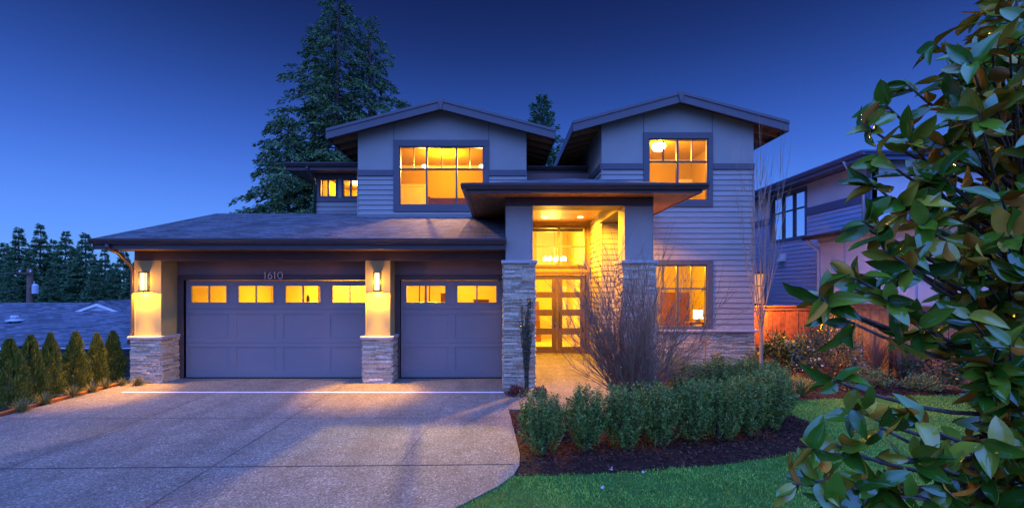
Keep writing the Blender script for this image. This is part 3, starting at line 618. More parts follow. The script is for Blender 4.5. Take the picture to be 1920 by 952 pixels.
for s, (a, b) in ((-1, (dl, dc - .004)), (1, (dc + .004, dk))):
    rows = [(Z(650, DY), Z(627, DY)), (Z(615, DY), Z(592, DY)), (Z(580, DY), Z(558, DY)), (Z(547, DY), Z(524, DY))]
    st = .17; ops = [(a + st * (1 if s > 0 else 1), b - st, c, e) for c, e in rows]
    m = MB()
    for r in rects(a, b, dz0 + .015, dz1, ops): hx(m, fp, r[0], r[1], -.1, -.05, r[2], r[3])
    o = m.build('front_door', M['door_wood'], H, .003)
    for u0, u1, c, e in ops:
        g = MB(); g.poly([fp(u0, -.075, c), fp(u1, -.075, c), fp(u1, -.075, e), fp(u0, -.075, e)]); g.build('pane', M['glass'], o)
    hxx = dc + s * .085; zz = Z(598, DY); m = MB()
    m.tube([fp(hxx, -.05, zz + .26), fp(hxx, .01, zz + .24), fp(hxx, .015, zz), fp(hxx, .01, zz - .2), fp(hxx, -.05, zz - .22)], .017, 8)
    hx(m, fp, hxx - .03, hxx + .03, -.052, -.03, zz - .28, zz + .42); m.build('handle', M['metal'], o)
for px_, py_ in ((1021, 407), (1088, 407)):
    yy = (bz1 - EYE) * F / (HY - py_); x = X(px_, yy); g = MB(); g.lathe(x, yy, [(.085, bz1 + .002), (.085, bz1 - .012), (.07, bz1 - .012), (.068, bz1 - .006)], 18); g.build('downlight', M['down_glow'], H)
    lamp('porch_light', 'SPOT', (x, yy, bz1 - .03), 820, (1, .42, .01), .07, (0, 0, 0), 165, .4)
lamp('porch_light', 'SPOT', (2.1, 12.1, bz1 - .03), 1900, (1, .42, .01), .07, (0, 0, 0), 165, .4)  # extra porch spot with no fixture, added to graze the stone wall
# assumed, unseen side lamp on the garden wall, added to wash the cedar fence
m = MB(); m.box(7.476, 7.62, 14.05, 14.2, 2.35, 2.7); o = m.build('wall_sconce', M['metal'], H, .005)  # assumed sconce body, hidden from view
m = MB(); m.box(7.62, 7.66, 14.07, 14.18, 2.4, 2.65); m.build('lamp_glass', M['lamp_glow'], o)
lamp('assumed_side_light', 'SPOT', (7.75, 14.0, 2.32), 900, (1, .36, .012), .05, (0, 0, 0), 160, .25)

# chandelier in the hall, seen through the glass over the door
cyy = 16.6; cx_, cz_ = X(1040, cyy), Z(489, cyy)
ch = empty('chandelier', (cx_, cyy, cz_), 'round glowing chandelier hanging behind the glass over the front doors', 'chandelier')
m = MB(); m.tube([(cx_, cyy, cz_ + .2), (cx_, cyy, 5.98)], .008, 6); m.build('hanging_rod', M['metal'], ch)
m = MB(); k = 9
for i in range(k):
    a = 2*math.pi*i/k; m.tube([(cx_, cyy, cz_ + .18), (cx_ + .2*math.cos(a), cyy + .2*math.sin(a), cz_ - .02), (cx_ + .38*math.cos(a), cyy + .38*math.sin(a), cz_)], .008, 5)
m.build('arm', M['metal'], ch)
for i in range(k):
    a = 2*math.pi*i/k; m = MB(); bx, by = cx_ + .38*math.cos(a), cyy + .38*math.sin(a); m.lathe(bx, by, [(.015, cz_), (.045, cz_ + .03), (.05, cz_ + .07), (.03, cz_ + .12), (.005, cz_ + .15)], 10); m.build('bulb', M['bulb'], ch, 0, True)
def inner_door(px, y, zb, w, h, label=None):
    g = MB(); x = X(px, y); g.box(x - w/2 - .1, x - w/2, y - .05, y, zb, zb + h + .1); g.box(x + w/2, x + w/2 + .1, y - .05, y, zb, zb + h + .1); g.box(x - w/2, x + w/2, y - .05, y, zb + h, zb + h + .1); g.box(x - w/2, x + w/2, y - .025, y, zb, zb + h)
    for a, b in ((.12, .42), (.5, .93)):
        for s_ in (-1, 1): g.box(x + s_*w*.07, x + s_*w*.40, y - .04, y - .02, zb + h*a, zb + h*b)
    g.build('inner_door', M['white'], H)
inner_door(775, 18.38, 4.3, .9, 2.1); inner_door(1075, 19.98, .1, .95, 2.2); inner_door(1030, 19.98, 3.3, .95, 2.1); inner_door(1318, 17.48, .2, .8, 2.15); inner_door(470, 16.98, 0, .9, 2.1)
m = MB(); m.box(-4.19, .59, 18.3, 18.38, 7.1, 7.24); m.box(3.23, 7.25, 17.12, 17.19, 7.0, 7.14); m.box(3.23, 7.25, 17.42, 17.49, 3.45, 3.59); m.build('crown_moulding', M['white'], H)
m = MB()
for k in range(9): m.box(.8, .8 + .9, 18.6 + k*.14, 18.6 + k*.14 + .14, .1, .1 + .18*(k+1))
m.build('stair', M['furn'], H)
# table lamp and furniture in the lower right window
ly = 14.3; lx, lz = X(1309, ly), Z(603, ly)
tb = empty('side_table', (lx, ly, .2), 'brown side table under the lit lamp in the lower right window', 'table'); m = MB(); m.box(lx - .35, lx + .3, ly - .2, ly + .25, lz - .06, lz - .001); m.build('tabletop', M['furn'], tb, .008)
for sx in (-.32, .22):
    for sy in (-.17, .17): m = MB(); m.box(lx + sx, lx + sx + .05, ly + sy, ly + sy + .05, .2, lz - .06); m.build('leg', M['furn'], tb)
tl = empty('table_lamp', (lx, ly, lz), 'table lamp with a glowing white drum shade in the lower right window', 'lamp')
m = MB(); m.lathe(lx, ly, [(.08, lz), (.08, lz + .02), (.03, lz + .05), (.05, lz + .12), (.015, lz + .2)], 14); m.build('lamp_base', M['furn'], tl, 0, True)
m = MB(); m.lathe(lx, ly, [(.15, lz + .10), (.14, lz + .37)], 20); m.build('lamp_shade', M['lit_shade'], tl, 0, True)
m = MB(); yy = 17.4; m.box(X(1238, yy), X(1305, yy), yy - .05, yy, Z(612, yy), Z(548, yy)); tag(m.build('wall_picture', M['furn']), 'dark brown picture on the back wall of the lower right room', 'picture')
m = MB(); yy = 15.6; a, b, t_, bt = X(806, yy), X(885, yy), Z(371, yy), Z(392, yy); m.box(a, b, yy, yy + .12, 4.3, t_); m.box(a - .06, a, yy - .02, yy + .14, 4.3, t_ + .04)
m.box(b, b + .06, yy - .02, yy + .14, 4.3, t_ + .04); m.box(a, b, yy - 0.012, yy - .002, bt + .06, t_ - .06); tag(m.build('headboard', M['furn'], None, .006), 'brown bed headboard seen low in the big upper left window', 'headboard')
# garage contents seen through the door windows
def bx1(name, px0_, px1_, pt, y, mat, label, cat, z0=0, dep=.5):
    m = MB(); a, b, t = X(px0_, y), X(px1_, y), Z(pt, y); m.box(a, b, y, y + dep, z0 + .06, t); m.box(a - .02, b + .02, y - .02, y + dep, t, t + .03); m.box(a + .03, b - .03, y + .03, y + dep, z0, z0 + .06)
    m.box((a+b)/2 - .006, (a+b)/2 + .006, y - .008, y + .002, z0 + .1, t - .04); tag(m.build(name, M[mat], None, .005), label, cat)
bx1('storage_cabinet', 378, 390, 549, 16.2, 'furn', 'narrow brown cabinet behind the first garage door window from the left', 'cabinet')
bx1('storage_cabinet', 826, 850, 551, 15.5, 'furn', 'brown cabinet seen at the edge of the first window of the narrow garage door', 'cabinet')
bx1('workbench', 888, 916, 563, 15.0, 'furn', 'low brown bench under the last garage door window', 'workbench')
m = MB(); yy = 14.0
for px_ in (784, 795, 803): m.tube([(X(px_, yy), yy, .0), (X(px_ + 2, yy), yy + .1, 2.7)], .02, 8)
m.box(X(780, yy), X(807, yy), yy + .1, yy + .16, 1.3, 1.38); tag(m.build('tool_rack', M['furn']), 'rack of tall brown poles behind the narrow garage door', 'tool rack')
m = MB(); yy = 14.6; m.box(X(565, yy), X(600, yy), yy, yy + .4, Z(566, yy) - .04, Z(566, yy)); m.box(X(596, yy), X(600, yy), yy, yy + .4, 0, 2.5); m.box(X(565, yy), X(567, yy), yy, yy + .4, 0, Z(566, yy) - .04); tag(m.build('garage_shelf', M['white']), 'pale shelf behind the third window of the wide garage door', 'shelf')
m = MB(); bx_ = X(574, yy); zz = Z(566, yy); m.lathe(bx_, yy + .15, [(.05, zz), (.055, zz + .02), (.055, zz + .15), (.02, zz + .2), (.02, zz + .24)], 12); tag(m.build('bottle', M['metal'], None, 0, True), 'small dark bottle on the shelf behind the wide garage door', 'bottle')

# ------------------------------------------------------------------ neighbour on the right
NX = 11.5; nb = empty('neighbour_house', (NX + 3, 17, 0), 'two storey house with dark lap siding behind the cedar fence and magnolia', 'house')
lf = leftface(NX); ny = 14.05
def NYp(px, xp=NX): return xp * F / (px - CX)
nwo = (16.95, 19.25, 4.16, 6.12); ng = (17.08, 19.12, 4.30, 5.98); lw2 = (19.55, 20.8, 1.5, 3.05); lg2 = (19.68, 20.66, 1.62, 2.93)
h1 = (nwo[0] + .03, nwo[1] - .03, nwo[2] + .03, nwo[3] - .03); h2 = (lw2[0] + .03, lw2[1] - .03, lw2[2] + .03, lw2[3] - .03); zb1 = 5.28
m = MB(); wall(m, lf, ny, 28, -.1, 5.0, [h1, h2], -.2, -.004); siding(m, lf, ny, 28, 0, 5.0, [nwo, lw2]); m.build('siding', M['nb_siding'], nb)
m = MB(); wall(m, lf, ny, 28, 5.0, 6.45, [h1]); wall(m, front(ny), NX + .01, 20, 3.5, 6.45); m.build('wall', M['nb_tan'], nb)
m = MB()
for a, b in ((ny - .04, nwo[0] - .003), (nwo[1] + .003, 28)): hx(m, lf, a, b, .001, .05, 5.0, zb1)
for a, b in ((ny - .04, 28),): hx(m, lf, a, b, .001, .04, 6.2, 6.45)
hx(m, lf, ny - .05, ny + .12, .001, .045, 3.5, 6.2); m.build('belt_trim', M['blue_trim'], nb)
w = window(nb, lf, nwo, ng, [17.76, 18.44], 5.38, False, 'blue_trim', 'dark_glass')
w = window(nb, lf, lw2, lg2, [], 2.4, False, 'blue_trim', 'lit_pane')
ze = 6.42; xe = 10.9; ye = 13.62
m = MB(); m.prism([(xe, ye, ze), (17, ye + 6.1, ze + 1.7), (17, 30, ze + 1.7), (xe, 30, ze)], (0, 0, -.1)); m.prism([(xe, ye, ze), (23, ye, ze), (17, ye + 6.1, ze + 1.7)], (0, 0, -.1)); m.build('roof', M['shingle_x'], nb)
m = MB(); prof(m, leftface(xe), gutter_prof(ze - .13), ye - .1, 30); prof(m, front(ye), gutter_prof(ze - .13), xe - .1, 22); m.build('gutter', M['blue_trim'], nb)
m = MB(); m.box(xe, xe + .04, ye, 30, ze - .25, ze - .13); m.box(xe + .04, 22, ye, ye + .04, ze - .25, ze - .13); m.box(xe + .04, NX + .2, ye + .04, 30, ze - .2, ze - .18); m.box(NX + .2, 22, ye + .04, ny, ze - .2, ze - .18); m.build('soffit', M['blue_trim'], nb)
m = MB(); m.tube([(xe - .05, 14.3, ze - .13), (xe + .1, 14.35, ze - .35), (NX - .07, 14.25, ze - .7), (NX - .07, 14.25, 4.3)], .04, 8); m.build('downspout', M['nb_tan'], nb, 0, True)
# single storey part with tan panels
BX = 10.75; lf = leftface(BX); by1 = NYp(1535, BX)
m = MB(); wall(m, lf, 6.0, by1, -.1, 4.0, (), -.2, 0); m.box(BX + .2, NX - .002, by1 - .2, by1, -.1, 4.0); m.build('wall', M['nb_tan'], nb)
m = MB()
for y in np.arange(6.8, by1 - .2, 1.22): hx(m, lf, y - .025, y + .025, .001, .022, 0, 3.8)
for z in (1.25, 2.5): hx(m, lf, 6.0, by1, .001, .02, z - .025, z + .025)
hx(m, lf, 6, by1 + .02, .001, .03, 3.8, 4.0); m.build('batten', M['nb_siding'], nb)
m = MB(); m.prism([(BX - .3, 5.8, 4.05), (BX - .3, by1 + .25, 4.05), (NX + .3, by1 + .25, 4.35), (NX + .3, 5.8, 4.35)][::-1], (0, 0, -.1)); m.build('roof', M['shingle_x'], nb)
m = MB(); prof(m, leftface(BX - .3), gutter_prof(3.92), 5.8, by1 + .25); m.build('gutter', M['gutter'], nb)
m = MB(); m.tube([(BX - .33, by1 + .1, 3.95), (BX - .2, by1 + .06, 3.75), (BX - .06, by1 - .06, 3.6), (BX - .06, by1 - .06, .1)], .045, 8); m.build('downspout', M['nb_tan'], nb, 0, True)
m = MB(); yv = NYp(1470); zv = Z(483, yv); m.hexa([(NX - .03, yv - .17, zv - .14), (NX - .03, yv + .17, zv - .14), (NX - .2, yv + .17, zv - .14), (NX - .2, yv - .17, zv - .14), (NX - .03, yv - .17, zv + .16), (NX - .03, yv + .17, zv + .16), (NX - .07, yv + .17, zv + .16), (NX - .07, yv - .17, zv + .16)]); m.build('wall_vent', M['white'], nb)

# ------------------------------------------------------------------ fences
def fence(name, p0, p1, ztop, zbot, mat, label, cap=True, side=1):
    p0, p1 = Vector((*p0, 0)), Vector((*p1, 0)); d = p1 - p0; ln = d.length; d.normalize(); nrm = Vector((d.y, -d.x, 0)) * side
    r = empty(name, (p0.x, p0.y, zbot), label, 'fence'); mp = lambda u, dd, z: tuple(p0 + d * u + nrm * dd + Vector((0, 0, z)))
    m = MB(); u = 0
    while u < ln - .02: e = min(u + .138, ln); hx(m, mp, u, e - .012, -.012, .010 + random.uniform(-.006, .006), zbot + .05, ztop - .09); u = e
    m.build('board_panel', mat, r)
    m = MB(); hx(m, mp, 0, ln, -.03, .035, ztop - .12, ztop - .02); hx(m, mp, 0, ln, -.03, .03, zbot + .02, zbot + .14)
    if cap: hx(m, mp, 0, ln, -.07, .07, ztop - .018, ztop + .02)
    m.build('rail', mat, r)
    k = max(1, round(ln / 2.0))
    for i in range(k + 1):
        u = ln * i / k; m = MB(); hx(m, mp, u - .06, u + .06, -.075, .075, zbot, ztop + .07); hx(m, mp, u - .08, u + .08, -.09, .09, ztop + .07, ztop + .1); m.build('post', mat, r, .006)
    return r
FY = 14.5
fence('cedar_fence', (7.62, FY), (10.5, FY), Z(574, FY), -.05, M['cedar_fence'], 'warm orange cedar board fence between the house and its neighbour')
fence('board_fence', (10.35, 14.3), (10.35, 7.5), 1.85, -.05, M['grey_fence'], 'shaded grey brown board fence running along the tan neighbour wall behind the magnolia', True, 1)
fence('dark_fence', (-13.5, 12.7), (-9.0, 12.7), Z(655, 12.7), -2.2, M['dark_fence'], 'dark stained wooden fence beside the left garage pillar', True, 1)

# ------------------------------------------------------------------ neighbour on the left, down the slope
nl = empty('bungalow', (-17, 16, -2.27), 'low bungalow with a blue grey shingle roof beyond the arborvitae row', 'house')
e0, r0 = 14.0, 19.2; z0_, z1_ = Z(653, e0), Z(567, r0)
m = MB(); m.prism([(-30, e0, z0_), (-10.6, e0, z0_), (-10.6, r0, z1_ - .1), (-16.9, r0, z1_), (-30, r0, z1_)], (0, 0, -.1)); m.prism([(-30, r0, z1_), (-16.9, r0, z1_), (-16.9, 25, z0_), (-30, 25, z0_)], (0, 0, -.1)); m.build('roof', M['nb_shingle'], nl)
m = MB(); m.box(-30, -10.6, e0 - .03, e0 + .02, z0_ - .16, z0_ - .02); m.build('fascia', M['clay'], nl)
m = MB(); prof(m, front(e0 - .03), gutter_prof(z0_ - .1), -30, -10.6); m.build('gutter', M['white'], nl)
m = MB(); m.box(-29.5, -11, e0 + .5, e0 + .7, -2.3, z0_ + .1); m.box(-11.2, -11, e0 + .7, 24, -2.3, z0_ + .1); m.build('wall', M['clay'], nl)
vy = 18.0; vx = X(184, vy); vz = Z(584, vy); vt = Z(567.5, vy)
m = MB(); m.prism([(vx - .85, vy, vz), (vx + .85, vy, vz), (vx, vy, vt)], (0, 1.6, 0)); v_ = m.build('gable_vent', M['nb_tan'], nl)
for s in (-1, 1):
    m = MB(); m.prism([(vx + s*.95, vy - .06, vz - .03), (vx, vy - .06, vt), (vx, vy - .06, vt + .09), (vx + s*1.05, vy - .06, vz + .01)], (0, 1.7, 0)); m.build('vent_roof', M['nb_shingle'], v_)
    m = MB(); m.prism([(vx + s*.93, vy - .085, vz - .02), (vx, vy - .085, vt - .02), (vx, vy - .085, vt - .13), (vx + s*.7, vy - .085, vz - .02)], (0, .02, 0)); m.build('vent_trim', M['white'], v_)
wy = 16.6; wx = X(28, wy); wz = Z(604, wy); m = MB(); m.lathe(wx, wy, [(.09, wz - .1), (.09, wz + .16)], 12); m.lathe(wx, wy, [(.26, wz + .05), (.26, wz + .08), (.1, wz + .13)], 14); m.lathe(wx, wy, [(.13, wz + .17), (.11, wz + .26)], 12); m.build('roof_vent', M['steel'], nl)
lamp('assumed_bungalow_light', 'POINT', (-13.0, 13.6, -.3), 14, (1, .40, .07), .1)  # assumed lamp with no fixture, warms the bungalow fascia and wall

# utility pole
py_ = 30; pxx = X(56, py_); up = empty('utility_pole', (pxx, py_, -2.2), 'brown wooden utility pole with a grey transformer rising behind the bungalow roof', 'utility pole')
m = MB(); m.tube([(pxx, py_, -2.2), (pxx, py_, Z(503, py_))], [.2, .15], 10); m.build('pole', M['pole_wood'], up, 0, True)
tx, tz = X(66, py_), Z(551, py_); m = MB(); m.lathe(tx, py_, [(.02, tz), (.17, tz + .03), (.17, tz + .56), (.13, tz + .64), (.03, tz + .67)], 14); m.box(pxx, tx, py_ - .04, py_ + .04, tz + .3, tz + .42); m.lathe(tx - .07, py_, [(.03, tz + .66), (.02, tz + .85)], 6); m.build('transformer', M['steel'], up)
m = MB(); m.box(pxx - .55, pxx + .35, py_ - .25, py_ - .15, Z(512, py_) - .05, Z(512, py_) + .06); m.build('crossarm', M['pole_wood'], up)
for s in (-.45, .25): m = MB(); m.lathe(pxx + s, py_ - .2, [(.03, Z(512, py_) + .06), (.05, Z(512, py_) + .12), (.03, Z(512, py_) + .2)], 8); m.build('insulator', M['white'], up)
for k, (dz, lab) in enumerate(((.1, 'thin dark upper power line running left from the utility pole'), (-1.1, 'thin dark lower power line running left from the utility pole'))):
    zc = Z(512, py_) + dz; m = MB(); m.tube([(pxx - .45 + (-40 - pxx) * t, py_ - .2 + 2*t, zc + 2.0*t - 3.2*t*(1-t)) for t in np.linspace(0, 1, 14)], .018, 5); tag(m.build('power_line', M['metal']), lab, 'power line', 'power lines at the utility pole')

# ------------------------------------------------------------------ trees and plants
def conifer(name, loc, h, rad, label, cat, mat, nbr=220, spray=.38, droop=.5, seed=1, group=None, per=46, taper=1.0, bare=.06, whorl=0, cw=.34):
    rng = np.random.default_rng(seed); r = empty(name, loc, label, cat, group)
    m = MB(); m.tube([(rng.normal(0, .05), rng.normal(0, .05), t * h) for t in np.linspace(0, .98, 7)], [h*.014*(1 - .93*t) + .02 for t in np.linspace(0, 1, 7)], 7); tr = m.build('trunk', M['bark'], r); tr.location = (0, 0, 0)
    Ps, Ds, Ls = [], [], []; br = MB()
    for i in range(nbr):
        f = bare + (1 - bare) * (1 - (1 - (i + rng.random()) / nbr) ** 1.0); az = i * 2.399 + rng.normal(0, .5)
        if whorl: f = bare + (1 - bare) * min(.985, (int(f * whorl) + rng.uniform(0, .75)) / whorl)
        Lb = rad * ((1 - f) ** taper) * (rng.uniform(.6, 1.1) if whorl else rng.choice([.45, .7, .95, 1.32])) + .12; n = max(6, int(per * (Lb / rad) ** .8)); t = np.sqrt(rng.uniform(.03, 1, n))
        o = np.array([math.cos(az), math.sin(az), 0]); rise = .28 * (f > .3) + .12
        z = f * h + Lb * (rise * t - droop * t * t) ; P = o * (Lb * t)[:, None]; P[:, 2] += z
        side = np.array([-o[1], o[0], 0]); wv = ((.16 if whorl else .11) * Lb * (1 - t * .7) + .04); P += side * (rng.normal(0, 1, n) * wv)[:, None]; P[:, 2] += rng.normal(0, (.06 if whorl else .022) * Lb + .03, n)
        D = o * .9 + side * rng.normal(0, .7, n)[:, None] + np.array([0, 0, 1]) * (-droop * 1.1 + rng.normal(0, .35, n))[:, None]
        Ps.append(P); Ds.append(D); Ls.append(rng.uniform(.5, 1.25, n) * spray * (.55 + .45 * (1 - f)))
        if f < .9 and i % 2 == 0: br.tube([tuple(o * Lb * q + np.array([0, 0, f*h + Lb*(rise*q - droop*q*q)])) for q in (0, .4, .8)], [.012*h*.25*(1-f) + .012, .02, .008], 4)
    P, D, Ls = np.concatenate(Ps), np.concatenate(Ds), np.concatenate(Ls)
    V, Q = cards(P, D, Ls, Ls * cw, rng); npmesh('crown', V, Q, mat, r); b = br.build('limb', M['bark'], r); b.location = (0, 0, 0)
    return r
def at(px, y, z=0): return (X(px, y), y, z)
conifer('cedar_tree', at(632, 30), Z(-14, 30), 5.2, 'tallest dark cedar behind the house, its tip at the top edge', 'tree', M['cedar_leaf'], 400, .4, .55, 11, 'cedars behind the garage roof', 190, .62)
conifer('cedar_tree', at(694, 31), Z(30, 31), 4.2, 'second tall cedar close behind the left gable, its tip just lower than the tallest', 'tree', M['cedar_leaf'], 290, .38, .5, 12, 'cedars behind the garage roof', 165, .6)
conifer('cedar_tree', at(540, 29), Z(205, 29), 4.0, 'lowest and leftmost cedar, drooping over the garage roof ridge', 'tree', M['cedar_leaf'], 190, .38, .6, 13, 'cedars behind the garage roof', 165, .6)
conifer('cedar_tree', at(588, 31), Z(55, 31), 4.4, 'slim cedar filling the gap left of the tallest cedar', 'tree', M['cedar_leaf'], 220, .38, .55, 14, 'cedars behind the garage roof', 165, .62)
conifer('fir_tree', at(1015, 58), Z(176, 58), 5.4, 'fir tree showing between the two gables', 'tree', M['fir_leaf'], 420, .68, .1, 15, None, 110, .58, .06, 24)
FORE = [(35, 48, 423), (75, 52, 416), (124, 50, 431), (160, 46, 433), (196, 54, 462), (232, 48, 460), (8, 56, 452), (100, 58, 446), (55, 44, 470), (142, 57, 462), (215, 44, 490), (-25, 48, 430), (178, 43, 500), (95, 43, 500), (18, 42, 500), (262, 50, 470), (292, 54, 480), (245, 42, 510)]
FL_ = ['fir with its tip furthest left among the tall pair over the bungalow', 'tallest fir in the row over the bungalow roof', 'broad fir standing right of the tallest fir', 'fir with a narrow tip nearest the garage gutter end', 'shorter fir just left of the garage downspout', 'fir seen under the garage eave beside the pillar', 'fir at the left edge of the photo', 'fir in the gap right of the tallest fir', 'low fir behind the utility pole', 'low fir between the two firs near the garage', 'low dark fir below the garage eave', 'fir cut off by the left edge', 'low fir near the bungalow vent gable', 'low fir above the middle of the bungalow roof', 'low fir above the bungalow roof vent', 'fir hidden mostly by the garage pillar', 'fir standing behind the garage roof', 'low fir just left of the garage pillar']
protos = []
for i, ((px, y, py), lab) in enumerate(zip(FORE, FL_)):
    hgt = Z(py, y) + 2.6
    if i < 3: t = conifer('fir_tree', at(px, y, -2.6), hgt, 3.0, lab, 'tree', M['fir_leaf'], 300, .44, .3, 30 + i, 'firs beyond the bungalow', 130, 1.05, .02, 15); protos.append((t, hgt))
    else:
        s, h0 = protos[i % 3]; t = copy_tree(s); t.location = at(px, y, -2.6); k = hgt / h0; t.scale = (k * random.uniform(.95, 1.2),) * 2 + (k,); t.rotation_euler[2] = i * 1.7; t['label'] = lab

def thuja(seed):
    rng = np.random.default_rng(seed); n = 12000; ns = 150; ka = rng.uniform(0, 2*np.pi, ns); kf = rng.random(ns) ** .9; kr = rng.uniform(.75, 1.2, ns); w_ = rng.integers(0, ns, n); f = np.clip(kf[w_] + rng.uniform(-.02, .16, n), 0, 1); az = ka[w_] + rng.normal(0, .16, n)
    rr = .30 * (1 - f) ** .68 * (1 + .16*np.sin(az*3 + f*9) + .12*np.sin(az*7 - f*17)) * np.sqrt(rng.uniform(.45, 1.1, n)) * kr[w_]; rr *= .55 + .45*np.clip(f*6, 0, 1)
    P = np.stack([rr*np.cos(az), rr*np.sin(az), f*1.18 + .02], 1); D = np.stack([np.cos(az)*.5 + rng.normal(0, .25, n), np.sin(az)*.5 + rng.normal(0, .25, n), np.ones(n)], 1)
    return cards(P, D, rng.uniform(.03, .10, n), rng.uniform(.010, .022, n), rng)
THU = [(18, 8.85, 640, 1.1, 'nearest arborvitae, cut by the left edge of the photo'), (58, 9.3, 633, 1.0, 'second arborvitae from the left edge, with a pointed top'), (95, 9.68, 629, .86, 'slimmest arborvitae, third from the left edge'), (142, 10.25, 626, .98, 'arborvitae standing apart in the middle of the row, fourth from the left edge'), (181, 10.8, 628, .9, 'arborvitae touching the golden one at the garage end of the row'), (211, 11.25, 624, 1.0, 'golden lit arborvitae closest to the garage pillar')]
pro = []
for i, (px, y, py, wd, lab) in enumerate(THU):
    if i < 2:
        t = empty('arborvitae', at(px, y, -.12), lab, 'shrub', 'arborvitae row along the driveway'); V, Q = thuja(50 + i); npmesh('foliage', V, Q, M['thuja_leaf'], t)
        m = MB(); m.tube([(0, 0, -.05), (0, 0, .8)], [.025, .01], 6); q = m.build('trunk', M['bark'], t); q.location = (0, 0, 0); pro.append(t)
    else: t = copy_tree(pro[i % 2]); t.location = at(px, y, -.12); t['label'] = lab
    k = (Z(py, y) + .12) / 1.22; t.scale = (wd * .98, wd * .98, k); t.rotation_euler[2] = i * 1.1

def tuft(name, mat, n, h, spread, seed, wd=.008, arch=.6):
    rng = np.random.default_rng(seed); az = rng.uniform(0, 2*np.pi, n); tilt = np.abs(rng.normal(0, spread, n)); L_ = h * rng.uniform(.55, 1.1, n)
    o = np.stack([np.cos(az), np.sin(az), np.zeros(n)], 1); P0 = o * (rng.random(n) * .05)[:, None]; d0 = o * np.sin(tilt)[:, None] + np.array([0, 0, 1]) * np.cos(tilt)[:, None]
    P1 = P0 + d0 * (L_ * .6)[:, None]; d1 = norm(d0 + o * (arch * tilt)[:, None] + np.array([0, 0, -1]) * (arch * tilt * .8)[:, None]); P2 = P1 + d1 * (L_ * .5)[:, None]
    s = np.stack([-o[:, 1], o[:, 0], np.zeros(n)], 1) * wd / 2
    V = np.stack([P0 - s, P0 + s, P1 + s, P1 - s, P2 + s*.1, P2 - s*.1], 1).reshape(-1, 3); b = np.arange(n)[:, None] * 6
    return V, np.concatenate([b + np.array([0, 1, 2, 3]), b + np.array([3, 2, 4, 5])])
TUF = [(40, 8.45, .9, 'grass tuft at the foot of the nearest arborvitae'), (85, 9.0, .85, 'grass tuft below the second arborvitae'), (138, 9.65, .9, 'grass tuft in front of the slimmest arborvitae'), (172, 10.05, .8, 'grass tuft before the arborvitae standing apart'), (198, 10.45, .8, 'grass tuft below the two golden arborvitae'), (228, 10.75, .7, 'small grass tuft next to the curb near the pillar'), (258, 10.75, .85, 'yellow grass tuft at the foot of the left stone pillar base')]
tp = None
for i, (px, y, k, lab) in enumerate(TUF):
    if tp is None: V, Q = tuft('grass_tuft', 0, 260, .34, .55, 5); t = tp = npmesh('grass_tuft', V, Q, M['tuft_leaf'])
    else: t = tp.copy(); COL.objects.link(t)
    t.location = at(px, y, -.06); t.scale = (k,) * 3; t.rotation_euler[2] = i * 2.1; tag(t, lab, 'grass tuft', 'grass tufts beside the driveway')
m = MB(); m.prism([(-9.14, 6, .03), (-9.04, 6, .03), (-9.06, 10.8, .05), (-9.16, 10.8, .05)], (0, 0, -.2)); tag(m.build('edging_board', M['cedar_fence'], None, .01), 'low wooden edging board along the left side of the driveway', 'edging')

def yew(seed, w=.225, h=.82, ns=190, per=56):
    rng = np.random.default_rng(seed); Ps, Ds, Ns = [], [], []; st = MB()
    for i in range(ns):
        az = rng.uniform(0, 2*np.pi); r1 = math.sqrt(rng.random()) * w; r0 = r1 * .35; top = h * rng.uniform(.8, 1.06); bot = rng.uniform(.0, .55) * h
        a = np.array([math.cos(az) * r0, math.sin(az) * r0, 0]); b = np.array([math.cos(az) * r1 * 1.08, math.sin(az) * r1 * 1.08, 0]) + np.append(rng.normal(0, .035, 2), 0)
        if rng.random() < .5: top = bot + rng.uniform(.15, .3); top = min(top, h)
        t = rng.random(per); f = (bot + (top - bot) * t) / h; pos = a + (b - a) * np.clip(.5 + f * 1.3, .5, 1)[:, None]; pos[:, 2] = bot + (top - bot) * t
        if top - bot < .32: pos[:, :2] += (b - a)[:2] / max(r1, .03) * (.09 * t[:, None])
        ph = rng.uniform(0, 2*np.pi, per); D = np.stack([np.cos(ph), np.sin(ph), rng.uniform(.25, 1.1, per)], 1); Ps.append(pos); Ds.append(D)
        if i % 3 == 0: st.tube([tuple(a * .4), tuple(a + (b - a) * .6 + np.array([0, 0, .45*h])), tuple(b + np.array([0, 0, top * .96]))], [.008, .005, .002], 4)
    P, D = np.concatenate(Ps), np.concatenate(Ds); n = len(P); V, Q = cards(P, D, rng.uniform(.032, .058, n), rng.uniform(.008, .014, n), rng); return V, Q, st
YEW = [(1018, 6.32, .92, 1.0, 'yew shrub at the driveway end of the hedge, set apart from the rest'), (1102, 6.42, .98, .95, 'slim tall yew shrub, second from the driveway, gaps on both sides'),
       (1172, 6.55, .97, 1.0, 'third yew shrub from the driveway, in front of the bare shrub'), (1236, 6.66, .97, 1.0, 'fourth yew shrub from the driveway, right of the bare shrub base'), (1300, 6.78, 1.0, 1.0, 'fifth yew shrub from the driveway in the front hedge row'),
       (1352, 6.92, 1.0, 1.0, 'sixth yew shrub from the driveway in the front hedge row'), (1398, 7.12, 1.0, 1.0, 'seventh yew shrub from the driveway, before the hedge turns back'), (1440, 7.4, 1.02, 1.05, 'yew shrub at the outer corner where the hedge turns back'),
       (1447, 7.95, 1.0, 1.0, 'first yew behind the hedge corner on the lawn side'), (1440, 8.55, 1.0, 1.0, 'last yew of the hedge on the lawn side'), (1392, 8.8, 1.0, 1.1, 'yew in the back hedge row nearest the lawn side'), (1340, 8.9, .98, 1.1, 'yew in the middle of the back hedge row under the window'), (1285, 8.95, .95, 1.1, 'yew in the back hedge row beside the bare shrub')]
yp = []
